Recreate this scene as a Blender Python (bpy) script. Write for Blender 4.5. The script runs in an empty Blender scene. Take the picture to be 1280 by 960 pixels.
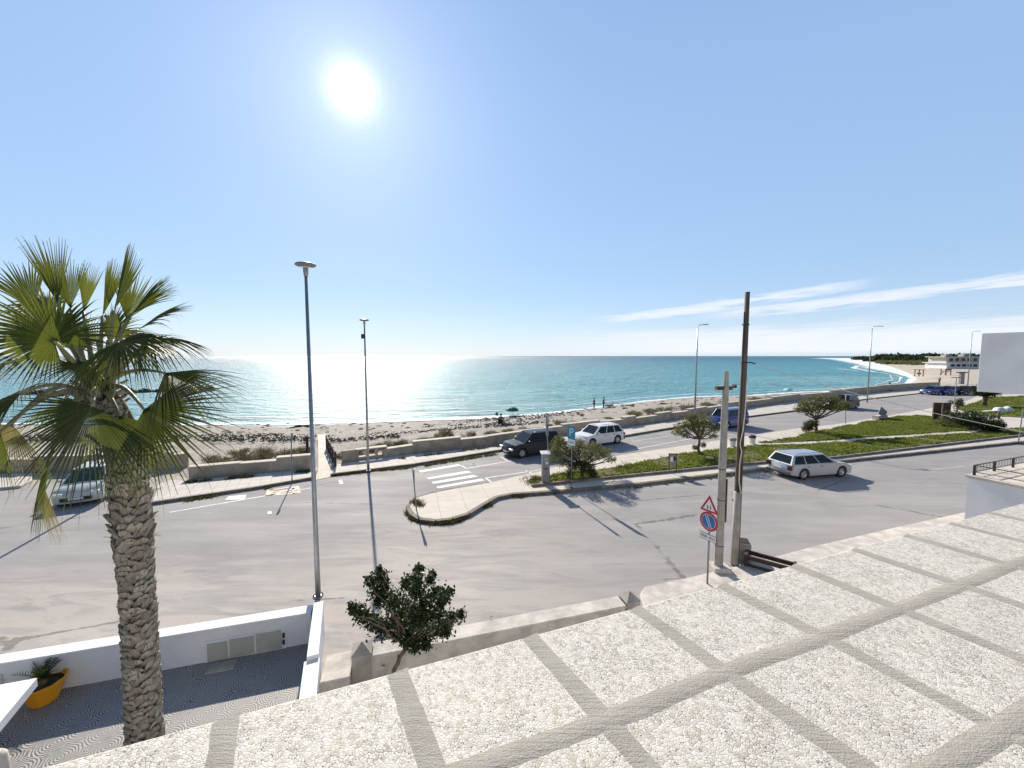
import bpy, math, random
from mathutils import Vector, Matrix, noise
from mathutils.geometry import tessellate_polygon
R = math.radians
random.seed(7)
sc = bpy.context.scene
COL = sc.collection

# ------------------------------------------------------------------ camera
CAM_H = 7.0
FPX = 480.0                       # focal length for a 1280 px wide picture
PITCH = math.atan(35 / 480)
cam_d = bpy.data.cameras.new('camera')
cam_d.sensor_width = 36
cam_d.lens = FPX / 1280 * 36
cam_d.clip_end = 60000
cam_d.clip_start = 0.05
cam = bpy.data.objects.new('camera', cam_d)
COL.objects.link(cam)
cam.location = (0, 0, CAM_H)
cam.rotation_euler = (R(90) - PITCH, 0, 0)
sc.camera = cam

# ------------------------------------------------------------------ light
SUN_EL = R(31.4)
SUN_AZ = R(-21.6)                 # from +Y towards +X
SUN_DIR = Vector((math.sin(SUN_AZ) * math.cos(SUN_EL), math.cos(SUN_AZ) * math.cos(SUN_EL), math.sin(SUN_EL)))
sl = bpy.data.lights.new('sun', 'SUN')
sl.energy = 5.0
sl.angle = R(0.5)
sl.color = (1.0, 0.915, 0.79)
so = bpy.data.objects.new('sun', sl)
COL.objects.link(so)
so.rotation_euler = (-SUN_DIR).to_track_quat('-Z', 'Y').to_euler()
sc.view_settings.view_transform = 'Standard'
sc.view_settings.look = 'None'
sc.view_settings.exposure = 0.5
sc.view_settings.gamma = 1
sc.view_settings.use_curve_mapping = False


class NT:
    """small helper for wiring nodes"""
    def __init__(s, tree):
        s.t = tree
        s.t.nodes.clear()

    def n(s, typ, ins=None, **kw):
        nd = s.t.nodes.new(typ)
        for k, v in kw.items():
            setattr(nd, k, v)
        if ins:
            for k, v in ins.items():
                sock = nd.inputs[k]
                if isinstance(v, bpy.types.NodeSocket):
                    s.t.links.new(v, sock)
                else:
                    sock.default_value = v
        return nd

    def m(s, op, a, b=0.0, c=0.0, clamp=False):
        nd = s.t.nodes.new('ShaderNodeMath')
        nd.operation = op
        nd.use_clamp = clamp
        for i, v in enumerate((a, b, c)):
            if isinstance(v, bpy.types.NodeSocket):
                s.t.links.new(v, nd.inputs[i])
            else:
                nd.inputs[i].default_value = v
        return nd.outputs[0]

    def ramp(s, fac, stops, interp='LINEAR'):
        nd = s.t.nodes.new('ShaderNodeValToRGB')
        s.t.links.new(fac, nd.inputs[0])
        cr = nd.color_ramp
        cr.interpolation = interp
        while len(cr.elements) < len(stops):
            cr.elements.new(0.5)
        for e, (p, c) in zip(cr.elements, stops):
            e.position = p
            if not isinstance(c, (tuple, list)):
                c = (c, c, c)
            e.color = (c[0], c[1], c[2], 1)
        return nd.outputs[0]

    def mix(s, fac, a, b, mode='MIX'):
        nd = s.t.nodes.new('ShaderNodeMix')
        nd.data_type = 'RGBA'
        nd.blend_type = mode
        for i, v in ((0, fac), (6, a), (7, b)):
            if isinstance(v, bpy.types.NodeSocket):
                s.t.links.new(v, nd.inputs[i])
            else:
                if i and len(v) == 3:
                    v = (*v, 1)
                nd.inputs[i].default_value = v
        return nd.outputs[2]

    def maprange(s, v, a, b, c=0.0, d=1.0, smooth=True):
        nd = s.n('ShaderNodeMapRange', {0: v, 1: a, 2: b, 3: c, 4: d}, interpolation_type='SMOOTHSTEP' if smooth else 'LINEAR')
        return nd.outputs[0]

    def link(s, a, b):
        s.t.links.new(a, b)


w = bpy.data.worlds.new('World')
sc.world = w
w.use_nodes = True
T = NT(w.node_tree)
sky = T.n('ShaderNodeTexSky', sky_type='NISHITA', sun_disc=False, sun_elevation=SUN_EL, sun_rotation=SUN_AZ,
          altitude=0, air_density=1.0, dust_density=0.15, ozone_density=2.2)
tc = T.n('ShaderNodeTexCoord')
d = tc.outputs['Generated']
sep = T.n('ShaderNodeSeparateXYZ', {0: d})
dot = T.n('ShaderNodeVectorMath', {0: d, 1: tuple(SUN_DIR)}, operation='DOT_PRODUCT').outputs['Value']
dot = T.m('MAXIMUM', dot, 0.0)
SKYK = 1.0
glow = T.m('ADD', T.m('ADD', T.m('MULTIPLY', T.m('POWER', dot, 1500), 6.5), T.m('MULTIPLY', T.m('POWER', dot, 22), 0.7)),
           T.m('ADD', T.m('MULTIPLY', T.m('POWER', dot, 500), 0.8), T.m('MULTIPLY', T.m('POWER', dot, 120), 0.9)))
el = T.m('MULTIPLY', T.m('ARCSINE', sep.outputs[2]), 57.2958)
az = T.m('MULTIPLY', T.m('ARCTAN2', sep.outputs[0], sep.outputs[1]), 57.2958)
# streaky cloud bands low over the sea
cv = T.n('ShaderNodeCombineXYZ', {0: T.m('MULTIPLY', az, 0.05), 1: T.m('MULTIPLY', T.m('SUBTRACT', el, T.m('MULTIPLY', az, 0.045)), 0.62), 2: 0.0}).outputs[0]
nz = T.n('ShaderNodeTexNoise', {'Vector': cv, 'Scale': 2.6, 'Detail': 7.0, 'Roughness': 0.58, 'Distortion': 0.4}).outputs[0]
nz2 = T.n('ShaderNodeTexNoise', {'Vector': cv, 'Scale': 0.9, 'Detail': 3.0}).outputs[0]
def band(c0, slope, wid, a0, a1):
    cen = T.m('ADD', c0, T.m('MULTIPLY', az, slope))
    dd = T.m('ABSOLUTE', T.m('SUBTRACT', T.m('ADD', el, T.m('MULTIPLY', T.m('SUBTRACT', nz, 0.5), 2.2)), cen))
    b = T.maprange(dd, wid, wid * 0.25)
    return T.m('MULTIPLY', b, T.m('MULTIPLY', T.maprange(az, a0, a0 + 9), T.maprange(az, a1, a1 - 6)))
b1 = band(3.7, 0.060, 0.75, 24, 200)
b2 = band(3.9, 0.095, 0.75, 9, 44)
low = T.m('MULTIPLY', T.maprange(T.m('ADD', el, T.m('MULTIPLY', T.m('SUBTRACT', nz, 0.5), 3.0)), 4.4, 2.0), T.maprange(az, -2, 26))
cl = T.m('MAXIMUM', T.m('MULTIPLY', T.m('MAXIMUM', b1, b2), T.maprange(nz, 0.30, 0.55, 0.35, 0.85)), T.m('MULTIPLY', low, 0.95))
cl = T.m('MULTIPLY', cl, T.maprange(el, 0.0, 0.8))
haze = T.maprange(el, 7.0, 0.0, 0.0, 0.3)
# clear pale winter sky: the physical sky blended with a gradient, dimmed overhead and behind to cut fill
grad = T.ramp(T.m('DIVIDE', el, 90.0), [(0.0, (0.52, 0.65, 0.82)), (0.10, (0.41, 0.59, 0.86)), (0.33, (0.37, 0.56, 0.88)), (0.52, (0.30, 0.49, 0.84)), (0.8, (0.09, 0.16, 0.34))])
backm = T.maprange(sep.outputs[1], -0.35, 0.35, 0.42, 1.0)
grad = T.n('ShaderNodeVectorMath', {0: grad, 3: T.m('MULTIPLY', backm, 7.6)}, operation='SCALE').outputs[0]
skyc = T.mix(0.72, sky.outputs[0], grad)
SB = 6.6
c1 = T.mix(haze, skyc, (SB * 0.80, SB * 0.93, SB * 1.08))
c2 = T.mix(cl, c1, (SB * 0.98, SB * 1.03, SB * 1.12))
gl = T.n('ShaderNodeVectorMath', {0: (1.0, 0.985, 0.96), 3: glow}, operation='SCALE').outputs[0]
c3 = T.n('ShaderNodeVectorMath', {0: c2, 1: gl}, operation='ADD').outputs[0]
bg = T.n('ShaderNodeBackground', {0: c3, 1: 0.1})
wo = T.n('ShaderNodeOutputWorld', {0: bg.outputs[0]})

# ------------------------------------------------------------------ pixel -> ground point helpers (camera matched)
def P(x, y, z=0.0):
    dy = 480 - y
    F = FPX * math.cos(PITCH) + dy * math.sin(PITCH)
    U = dy * math.cos(PITCH) - FPX * math.sin(PITCH)
    t = (z - CAM_H) / U
    return Vector(((x - 640) * t, F * t, z))


def PD(x, y, Y):
    """point seen at pixel (x, y) at world depth Y"""
    dy = 480 - y
    F = FPX * math.cos(PITCH) + dy * math.sin(PITCH)
    U = dy * math.cos(PITCH) - FPX * math.sin(PITCH)
    t = Y / F
    return Vector(((x - 640) * t, Y, CAM_H + U * t))


def PL(pts, z=0.0):
    return [P(x, y, z) for x, y in pts]


# ------------------------------------------------------------------ object helpers
def tag(o, label=None, cat=None, group=None, kind=None):
    if label: o['label'] = label
    if cat: o['category'] = cat
    if group: o['group'] = group
    if kind: o['kind'] = kind
    return o


def link_mesh(name, me, m=None, parent=None):
    o = bpy.data.objects.new(name, me)
    COL.objects.link(o)
    if m: me.materials.append(m)
    if parent: o.parent = parent
    return o


def empty(name, loc=(0, 0, 0), rz=0.0, label=None, cat=None, group=None, scale=1.0):
    o = bpy.data.objects.new(name, None)
    COL.objects.link(o)
    o.empty_display_size = 0.2
    o.location = loc
    o.rotation_euler = (0, 0, rz)
    o.scale = (scale,) * 3
    return tag(o, label, cat, group)


def copy_tree(o, parent=None):
    c = o.copy()
    COL.objects.link(c)
    if parent:
        mi = o.matrix_parent_inverse.copy()
        c.parent = parent
        c.matrix_parent_inverse = mi
    for ch in list(KIDS(o)):
        copy_tree(ch, c)
    return c


def KIDS(o):
    return [x for x in bpy.data.objects if x.parent == o]


class MB:
    """collects shapes into ONE mesh"""
    def __init__(s):
        s.v = []
        s.f = []

    def add(s, vs, fs):
        k = len(s.v)
        s.v += [tuple(p) for p in vs]
        s.f += [tuple(i + k for i in f) for f in fs]
        return s

    def box(s, c, d, rz=0.0, M=None):
        cx, cy, cz = c
        hx, hy, hz = d[0] / 2, d[1] / 2, d[2] / 2
        vs = []
        for z in (-hz, hz):
            for x, y in ((-hx, -hy), (hx, -hy), (hx, hy), (-hx, hy)):
                p = Vector((x, y, z))
                if M: p = M @ p
                elif rz: p = Matrix.Rotation(rz, 3, 'Z') @ p
                vs.append((p.x + cx, p.y + cy, p.z + cz))
        return s.add(vs, [(3, 2, 1, 0), (4, 5, 6, 7), (0, 1, 5, 4), (1, 2, 6, 5), (2, 3, 7, 6), (3, 0, 4, 7)])

    def tube(s, pts, rad, n=10, cap=True):
        pts = [Vector(p) for p in pts]
        if not isinstance(rad, (list, tuple)): rad = [rad] * len(pts)
        rings = []
        up = Vector((0, 0, 1))
        for i, p in enumerate(pts):
            a = pts[max(i - 1, 0)]
            b = pts[min(i + 1, len(pts) - 1)]
            t = (b - a).normalized()
            ref = up if abs(t.z) < 0.95 else Vector((1, 0, 0))
            u = t.cross(ref).normalized()
            v = t.cross(u)
            rings.append([p + (u * math.cos(2 * math.pi * k / n) + v * math.sin(2 * math.pi * k / n)) * rad[i] for k in range(n)])
        vs = [q for r in rings for q in r]
        fs = []
        for i in range(len(rings) - 1):
            for k in range(n):
                a = i * n + k
                b = i * n + (k + 1) % n
                fs.append((a, b, b + n, a + n))
        if cap:
            fs.append(tuple(range(n - 1, -1, -1)))
            fs.append(tuple(range((len(rings) - 1) * n, len(rings) * n)))
        return s.add(vs, fs)

    def prism(s, poly, z0, z1):
        n = len(poly)
        a = sum(poly[i][0] * poly[(i + 1) % n][1] - poly[(i + 1) % n][0] * poly[i][1] for i in range(n))
        if a < 0: poly = poly[::-1]
        vs = [(p[0], p[1], z0) for p in poly] + [(p[0], p[1], z1) for p in poly]
        tri = tessellate_polygon([[Vector((p[0], p[1], 0)) for p in poly]])
        fs = []
        for t in tri:
            A, B, C = (Vector((poly[i][0], poly[i][1], 0)) for i in t)
            if (B - A).cross(C - A).z < 0: t = (t[0], t[2], t[1])
            fs.append(tuple(i + n for i in t))
            fs.append((t[2], t[1], t[0]))
        for i in range(n):
            j = (i + 1) % n
            fs.append((i, j, j + n, i + n))
        return s.add(vs, fs)

    def sheet(s, poly, z=None):
        n = len(poly)
        vs = [(p[0], p[1], p[2] if z is None else z) for p in poly]
        tri = tessellate_polygon([[Vector((p[0], p[1], 0)) for p in vs]])
        fs = []
        for t in tri:
            A, B, C = (Vector((vs[i][0], vs[i][1], 0)) for i in t)
            if (B - A).cross(C - A).z < 0: t = (t[0], t[2], t[1])
            fs.append(tuple(t))
        return s.add(vs, fs)

    def lathe(s, prof, n=24, c=(0, 0, 0)):
        vs = []
        for r, z in prof:
            for k in range(n):
                a = 2 * math.pi * k / n
                vs.append((c[0] + r * math.cos(a), c[1] + r * math.sin(a), c[2] + z))
        fs = []
        for i in range(len(prof) - 1):
            for k in range(n):
                a = i * n + k
                b = i * n + (k + 1) % n
                fs.append((a, b, b + n, a + n))
        return s.add(vs, fs)

    def build(s, name, m=None, parent=None, smooth=False, bevel=0.0, M=None, seg=2):
        me = bpy.data.meshes.new(name)
        me.from_pydata(s.v, [], s.f)
        me.update()
        if M: me.transform(M)
        if smooth:
            me.polygons.foreach_set('use_smooth', [True] * len(me.polygons))
        o = link_mesh(name, me, m, parent)
        if bevel:
            b = o.modifiers.new('bevel', 'BEVEL')
            b.width = bevel
            b.segments = seg
            b.limit_method = 'ANGLE'
            b.angle_limit = R(35)
            b.harden_normals = False
        return o


def text_mesh(name, body, size, m, parent, M, width=None):
    cu = bpy.data.curves.new(name, 'FONT')
    cu.body = body
    cu.size = size
    cu.align_x = 'CENTER'
    cu.align_y = 'CENTER'
    cu.extrude = 0.002
    t = bpy.data.objects.new(name, cu)
    COL.objects.link(t)
    bpy.context.view_layer.update()
    dg = bpy.context.evaluated_depsgraph_get()
    me = bpy.data.meshes.new_from_object(t.evaluated_get(dg))
    bpy.data.objects.remove(t)
    if width:
        w0 = max(v.co.x for v in me.vertices) - min(v.co.x for v in me.vertices)
        me.transform(Matrix.Scale(width / w0, 4, Vector((1, 0, 0))))
    me.transform(M)
    me.materials.clear()
    return link_mesh(name, me, m, parent)


# ------------------------------------------------------------------ materials
def new_mat(name):
    m = bpy.data.materials.new(name)
    m.use_nodes = True
    return m, NT(m.node_tree)


def out(T, sh, disp=None):
    o = T.n('ShaderNodeOutputMaterial', {0: sh})
    return o


def plain(name, col, rough=0.6, var=0.12, scale=6.0, metal=0.0, bump=0.05, bscale=60.0, spec=0.5, coat=0.0):
    """painted / concrete / metal surface with slight uneven colour and fine bump"""
    m, T = new_mat(name)
    tcn = T.n('ShaderNodeTexCoord').outputs['Object']
    n1 = T.n('ShaderNodeTexNoise', {'Vector': tcn, 'Scale': scale, 'Detail': 6.0, 'Roughness': 0.6}).outputs[0]
    c = T.mix(T.maprange(n1, 0.3, 0.7), tuple(x * (1 - var) for x in col), tuple(min(1, x * (1 + var)) for x in col))
    n2 = T.n('ShaderNodeTexNoise', {'Vector': tcn, 'Scale': bscale, 'Detail': 3.0}).outputs[0]
    bp = T.n('ShaderNodeBump', {'Strength': bump, 'Distance': 0.02, 'Height': n2})
    bs = T.n('ShaderNodeBsdfPrincipled', {'Base Color': c, 'Roughness': T.m('ADD', rough - 0.06, T.m('MULTIPLY', n1, 0.12)), 'Metallic': metal, 'Normal': bp.outputs[0], 'Specular IOR Level': spec, 'Coat Weight': coat})
    out(T, bs.outputs[0])
    return m


def leaf_mat(name, c0, c1, trans=(0.3, 0.45, 0.05), tw=0.35, rough=0.45, spec=0.4):
    m, T = new_mat(name)
    geo = T.n('ShaderNodeNewGeometry')
    rnd = geo.outputs['Random Per Island']
    c = T.mix(rnd, c0, c1)
    bs = T.n('ShaderNodeBsdfPrincipled', {'Base Color': c, 'Roughness': rough, 'Specular IOR Level': spec})
    tr = T.n('ShaderNodeBsdfTranslucent', {0: T.mix(0.5, c, trans)})
    mx = T.n('ShaderNodeMixShader', {0: tw, 1: bs.outputs[0], 2: tr.outputs[0]})
    out(T, mx.outputs[0])
    return m


def road_mat():
    m, T = new_mat('asphalt')
    po = T.n('ShaderNodeTexCoord').outputs['Object']
    def n(scale, det=5.0, rough=0.55, vec=None, dist=0.0):
        return T.n('ShaderNodeTexNoise', {'Vector': vec or po, 'Scale': scale, 'Detail': det, 'Roughness': rough, 'Distortion': dist}).outputs[0]
    st = T.n('ShaderNodeMapping', {'Vector': po, 'Rotation': (0, 0, R(-14)), 'Scale': (0.22, 1.0, 1.0)}).outputs[0]
    st2 = T.n('ShaderNodeMapping', {'Vector': po, 'Rotation': (0, 0, R(-10)), 'Scale': (0.14, 1.0, 1.0)}).outputs[0]
    base = T.ramp(n(0.35, 6), [(0.3, (0.265, 0.252, 0.246)), (0.7, (0.315, 0.300, 0.292))])
    streak = T.maprange(n(0.75, 6, 0.6, st, 0.6), 0.42, 0.66)
    c = T.mix(T.m('MULTIPLY', streak, 0.55), base, (0.39, 0.365, 0.35))
    fine = T.maprange(n(2.6, 6, 0.65, st2, 0.8), 0.5, 0.72)
    c = T.mix(T.m('MULTIPLY', fine, 0.3), c, (0.43, 0.395, 0.37))
    # blown sand near the junction and along the near edge
    sp = T.n('ShaderNodeSeparateXYZ', {0: po})
    dline = T.m('SUBTRACT', sp.outputs[1], T.m('MULTIPLY', sp.outputs[0], 0.30))     # distance seaward of the near kerb line
    nearm = T.maprange(T.m('ADD', dline, T.m('MULTIPLY', T.m('SUBTRACT', n(0.5, 5, 0.6, st, 1.0), 0.5), 14.0)), 18.5, 12.5)
    leftm = T.maprange(sp.outputs[0], 7.0, -4.0)
    sand = T.m('MULTIPLY', T.m('MULTIPLY', nearm, leftm), T.maprange(n(1.2, 7, 0.65, st, 1.2), 0.38, 0.56, 0.15, 0.9))
    c = T.mix(T.m('MULTIPLY', sand, 0.9), c, (0.48, 0.425, 0.38))
    blot = T.m('MULTIPLY', T.m('MULTIPLY', T.maprange(dline, 14.0, 9.0), T.maprange(sp.outputs[0], 3.0, -5.0)), T.maprange(n(0.55, 8, 0.62, None, 0.8), 0.50, 0.56))
    c = T.mix(T.m('MULTIPLY', blot, 0.5), c, (0.54, 0.49, 0.445))
    tyre = T.maprange(n(1.1, 5, 0.6, st2, 0.3), 0.56, 0.66)
    c = T.mix(T.m('MULTIPLY', tyre, 0.16), c, (0.17, 0.165, 0.16))
    dark = T.maprange(n(0.22, 4, 0.5, st2), 0.55, 0.70)
    c = T.mix(T.m('MULTIPLY', dark, 0.3), c, (0.19, 0.182, 0.178))
    crk = T.n('ShaderNodeTexVoronoi', {'Vector': T.n('ShaderNodeMapping', {'Vector': po, 'Rotation': (0, 0, R(-14)), 'Scale': (0.35, 1.0, 1.0)}).outputs[0], 'Scale': 0.16, 'Randomness': 1.0}, feature='DISTANCE_TO_EDGE').outputs[0]
    crk = T.m('MULTIPLY', T.maprange(T.m('ADD', crk, T.m('MULTIPLY', T.m('SUBTRACT', n(3.0), 0.5), 0.03)), 0.006, 0.002), T.maprange(n(0.2), 0.5, 0.56))
    c = T.mix(T.m('MULTIPLY', crk, 0.6), c, (0.07, 0.065, 0.06))
    f2 = n(7.0, 8, 0.7, st2)
    c = T.mix(T.m('MULTIPLY', T.maprange(f2, 0.5, 0.62), 0.22), c, (0.40, 0.37, 0.35))
    f3 = n(2.2, 9, 0.75)
    c = T.mix(T.m('MULTIPLY', T.maprange(f3, 0.56, 0.68), 0.2), c, (0.19, 0.18, 0.175))
    grit = n(55, 3, 0.7)
    c = T.mix(T.m('MULTIPLY', T.maprange(grit, 0.45, 0.65), 0.26), c, (0.10, 0.10, 0.10))
    bp = T.n('ShaderNodeBump', {'Strength': 0.5, 'Distance': 0.01, 'Height': grit})
    rgh = T.maprange(n(0.6, 4, 0.5, st), 0.3, 0.7, 0.72, 0.9)
    bs = T.n('ShaderNodeBsdfPrincipled', {'Base Color': c, 'Roughness': rgh, 'Normal': bp.outputs[0], 'Specular IOR Level': 0.2})
    out(T, bs.outputs[0])
    return m


def soil_mat(name, ca, cb, cc, scale=1.0, pebble=0.0):
    m, T = new_mat(name)
    po = T.n('ShaderNodeTexCoord').outputs['Object']
    n1 = T.n('ShaderNodeTexNoise', {'Vector': po, 'Scale': 0.3 * scale, 'Detail': 8.0, 'Roughness': 0.65}).outputs[0]
    n2 = T.n('ShaderNodeTexNoise', {'Vector': po, 'Scale': 5.0 * scale, 'Detail': 8.0, 'Roughness': 0.75}).outputs[0]
    c = T.mix(T.maprange(n1, 0.35, 0.65), ca, cb)
    c = T.mix(T.maprange(n2, 0.48, 0.64), c, cc)
    h = n2
    if pebble:
        v = T.n('ShaderNodeTexVoronoi', {'Vector': po, 'Scale': 4.2, 'Randomness': 1.0})
        pm = T.maprange(T.n('ShaderNodeSeparateColor', {0: v.outputs['Color']}).outputs[0], 0.40, 0.46)
        pm = T.m('MULTIPLY', pm, T.maprange(v.outputs['Distance'], 0.42, 0.25))
        pm = T.m('MULTIPLY', pm, T.maprange(n1, 0.38, 0.6, 0.35, 1.0))
        c = T.mix(T.m('MULTIPLY', pm, pebble), c, (0.10, 0.085, 0.07))
        h = T.m('ADD', n2, T.m('MULTIPLY', pm, 0.6))
    bp = T.n('ShaderNodeBump', {'Strength': 0.9, 'Distance': 0.06, 'Height': h})
    bs = T.n('ShaderNodeBsdfPrincipled', {'Base Color': c, 'Roughness': 0.9, 'Normal': bp.outputs[0], 'Specular IOR Level': 0.2})
    out(T, bs.outputs[0])
    return m


def pave_mat(name, ca, cb, gx=0.4, gy=0.4, joint=0.03, rot=0.0, jcol=(0.2, 0.18, 0.16), dirt=0.4):
    m, T = new_mat(name)
    po = T.n('ShaderNodeTexCoord').outputs['Object']
    mp = T.n('ShaderNodeMapping', {'Vector': po, 'Rotation': (0, 0, rot)}).outputs[0]
    br = T.n('ShaderNodeTexBrick', {'Vector': mp, 'Color1': (*ca, 1), 'Color2': (*cb, 1), 'Mortar': (*jcol, 1), 'Scale': 1.0, 'Mortar Size': joint, 'Brick Width': gx, 'Row Height': gy, 'Bias': 0.0}, offset=0.0)
    n1 = T.n('ShaderNodeTexNoise', {'Vector': po, 'Scale': 0.9, 'Detail': 7.0, 'Roughness': 0.65}).outputs[0]
    c = T.mix(T.m('MULTIPLY', T.maprange(n1, 0.45, 0.7), dirt), br.outputs[0], tuple(x * 0.62 for x in ca))
    n2 = T.n('ShaderNodeTexNoise', {'Vector': po, 'Scale': 40, 'Detail': 3.0}).outputs[0]
    bp = T.n('ShaderNodeBump', {'Strength': 0.4, 'Distance': 0.01, 'Height': T.m('SUBTRACT', n2, br.outputs[1])})
    bs = T.n('ShaderNodeBsdfPrincipled', {'Base Color': c, 'Roughness': 0.8, 'Normal': bp.outputs[0], 'Specular IOR Level': 0.3})
    out(T, bs.outputs[0])
    return m


def pebble_mat():
    """white washed marble-chip concrete"""
    m, T = new_mat('marble_chips')
    po = T.n('ShaderNodeTexCoord').outputs['Object']
    wv = T.n('ShaderNodeTexNoise', {'Vector': po, 'Scale': 45.0, 'Detail': 2.0}).outputs['Color']
    pv = T.n('ShaderNodeVectorMath', {0: po, 1: T.n('ShaderNodeVectorMath', {0: wv, 3: 0.010}, operation='SCALE').outputs[0]}, operation='ADD').outputs[0]
    v1 = T.n('ShaderNodeTexVoronoi', {'Vector': pv, 'Scale': 104.0, 'Randomness': 1.0}, voronoi_dimensions='2D')
    e1 = T.n('ShaderNodeTexVoronoi', {'Vector': pv, 'Scale': 104.0, 'Randomness': 1.0}, voronoi_dimensions='2D', feature='DISTANCE_TO_EDGE').outputs[0]
    v2 = T.n('ShaderNodeTexVoronoi', {'Vector': pv, 'Scale': 175.0, 'Randomness': 1.0}, voronoi_dimensions='2D')
    rr = T.n('ShaderNodeSeparateColor', {0: v1.outputs['Color']})
    r2 = T.n('ShaderNodeSeparateColor', {0: v2.outputs['Color']})
    stone = T.ramp(rr.outputs[0], [(0.0, (0.44, 0.395, 0.32)), (0.25, (0.58, 0.54, 0.465)), (0.6, (0.65, 0.61, 0.54)), (0.9, (0.71, 0.68, 0.615)), (1.0, (0.50, 0.44, 0.35))])
    big = T.n('ShaderNodeTexNoise', {'Vector': po, 'Scale': 5.5, 'Detail': 5.0, 'Roughness': 0.65}).outputs[0]
    mid = T.n('ShaderNodeTexNoise', {'Vector': po, 'Scale': 22.0, 'Detail': 4.0, 'Roughness': 0.7}).outputs[0]
    # grey chips, sparse and clustered
    darks = T.m('MULTIPLY', T.maprange(T.m('ADD', r2.outputs[1], T.m('MULTIPLY', T.m('SUBTRACT', mid, 0.5), 0.25)), 0.945, 0.97), T.maprange(v2.outputs['Distance'], 0.5, 0.3))
    gap = T.maprange(e1, 0.11, 0.02)
    gapm = T.m('MULTIPLY', gap, T.maprange(mid, 0.36, 0.62, 0.10, 0.9))
    gcol = T.mix(T.maprange(big, 0.42, 0.62), (0.40, 0.355, 0.28), (0.20, 0.18, 0.15))
    c = T.mix(gapm, stone, gcol)
    c = T.mix(darks, c, (0.12, 0.11, 0.10))
    sp = T.n('ShaderNodeTexNoise', {'Vector': po, 'Scale': 150.0, 'Detail': 2.0}).outputs[0]
    spm = T.m('MULTIPLY', T.maprange(sp, 0.58, 0.65), T.maprange(big, 0.42, 0.60))
    c = T.mix(T.m('MULTIPLY', spm, 0.8), c, (0.22, 0.20, 0.175))
    stain = T.n('ShaderNodeTexNoise', {'Vector': po, 'Scale': 1.7, 'Detail': 6.0, 'Roughness': 0.6}).outputs[0]
    c = T.mix(T.m('MULTIPLY', T.maprange(stain, 0.5, 0.72), 0.22), c, (0.40, 0.365, 0.30))
    bp = T.n('ShaderNodeBump', {'Strength': 0.35, 'Distance': 0.0025, 'Height': T.m('ADD', T.maprange(e1, 0.0, 0.2), T.m('MULTIPLY', sp, 0.3))})
    bs = T.n('ShaderNodeBsdfPrincipled', {'Base Color': c, 'Roughness': 0.65, 'Normal': bp.outputs[0], 'Specular IOR Level': 0.3})
    out(T, bs.outputs[0])
    return m


def grout_mat():
    m, T = new_mat('cement_grout')
    po = T.n('ShaderNodeTexCoord').outputs['Object']
    rot = T.n('ShaderNodeMapping', {'Vector': po, 'Rotation': (0, 0, R(-20)), 'Scale': (2.5, 30.0, 1.0)}).outputs[0]
    n1 = T.n('ShaderNodeTexNoise', {'Vector': rot, 'Scale': 2.2, 'Detail': 7.0, 'Roughness': 0.7, 'Distortion': 0.5}).outputs[0]
    n2 = T.n('ShaderNodeTexNoise', {'Vector': po, 'Scale': 7.0, 'Detail': 6.0, 'Roughness': 0.6}).outputs[0]
    n3 = T.n('ShaderNodeTexNoise', {'Vector': po, 'Scale': 210.0, 'Detail': 3.0}).outputs[0]
    c = T.ramp(n2, [(0.3, (0.355, 0.325, 0.275)), (0.7, (0.44, 0.41, 0.355))])
    c = T.mix(T.m('MULTIPLY', T.maprange(n1, 0.52, 0.74), 0.35), c, (0.26, 0.24, 0.205))
    c = T.mix(T.m('MULTIPLY', T.maprange(n3, 0.4, 0.7), 0.35), c, (0.27, 0.245, 0.20))
    bp = T.n('ShaderNodeBump', {'Strength': 0.7, 'Distance': 0.006, 'Height': T.m('ADD', n1, T.m('MULTIPLY', n3, 0.7))})
    bs = T.n('ShaderNodeBsdfPrincipled', {'Base Color': c, 'Roughness': 0.85, 'Normal': bp.outputs[0], 'Specular IOR Level': 0.25})
    out(T, bs.outputs[0])
    return m


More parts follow.
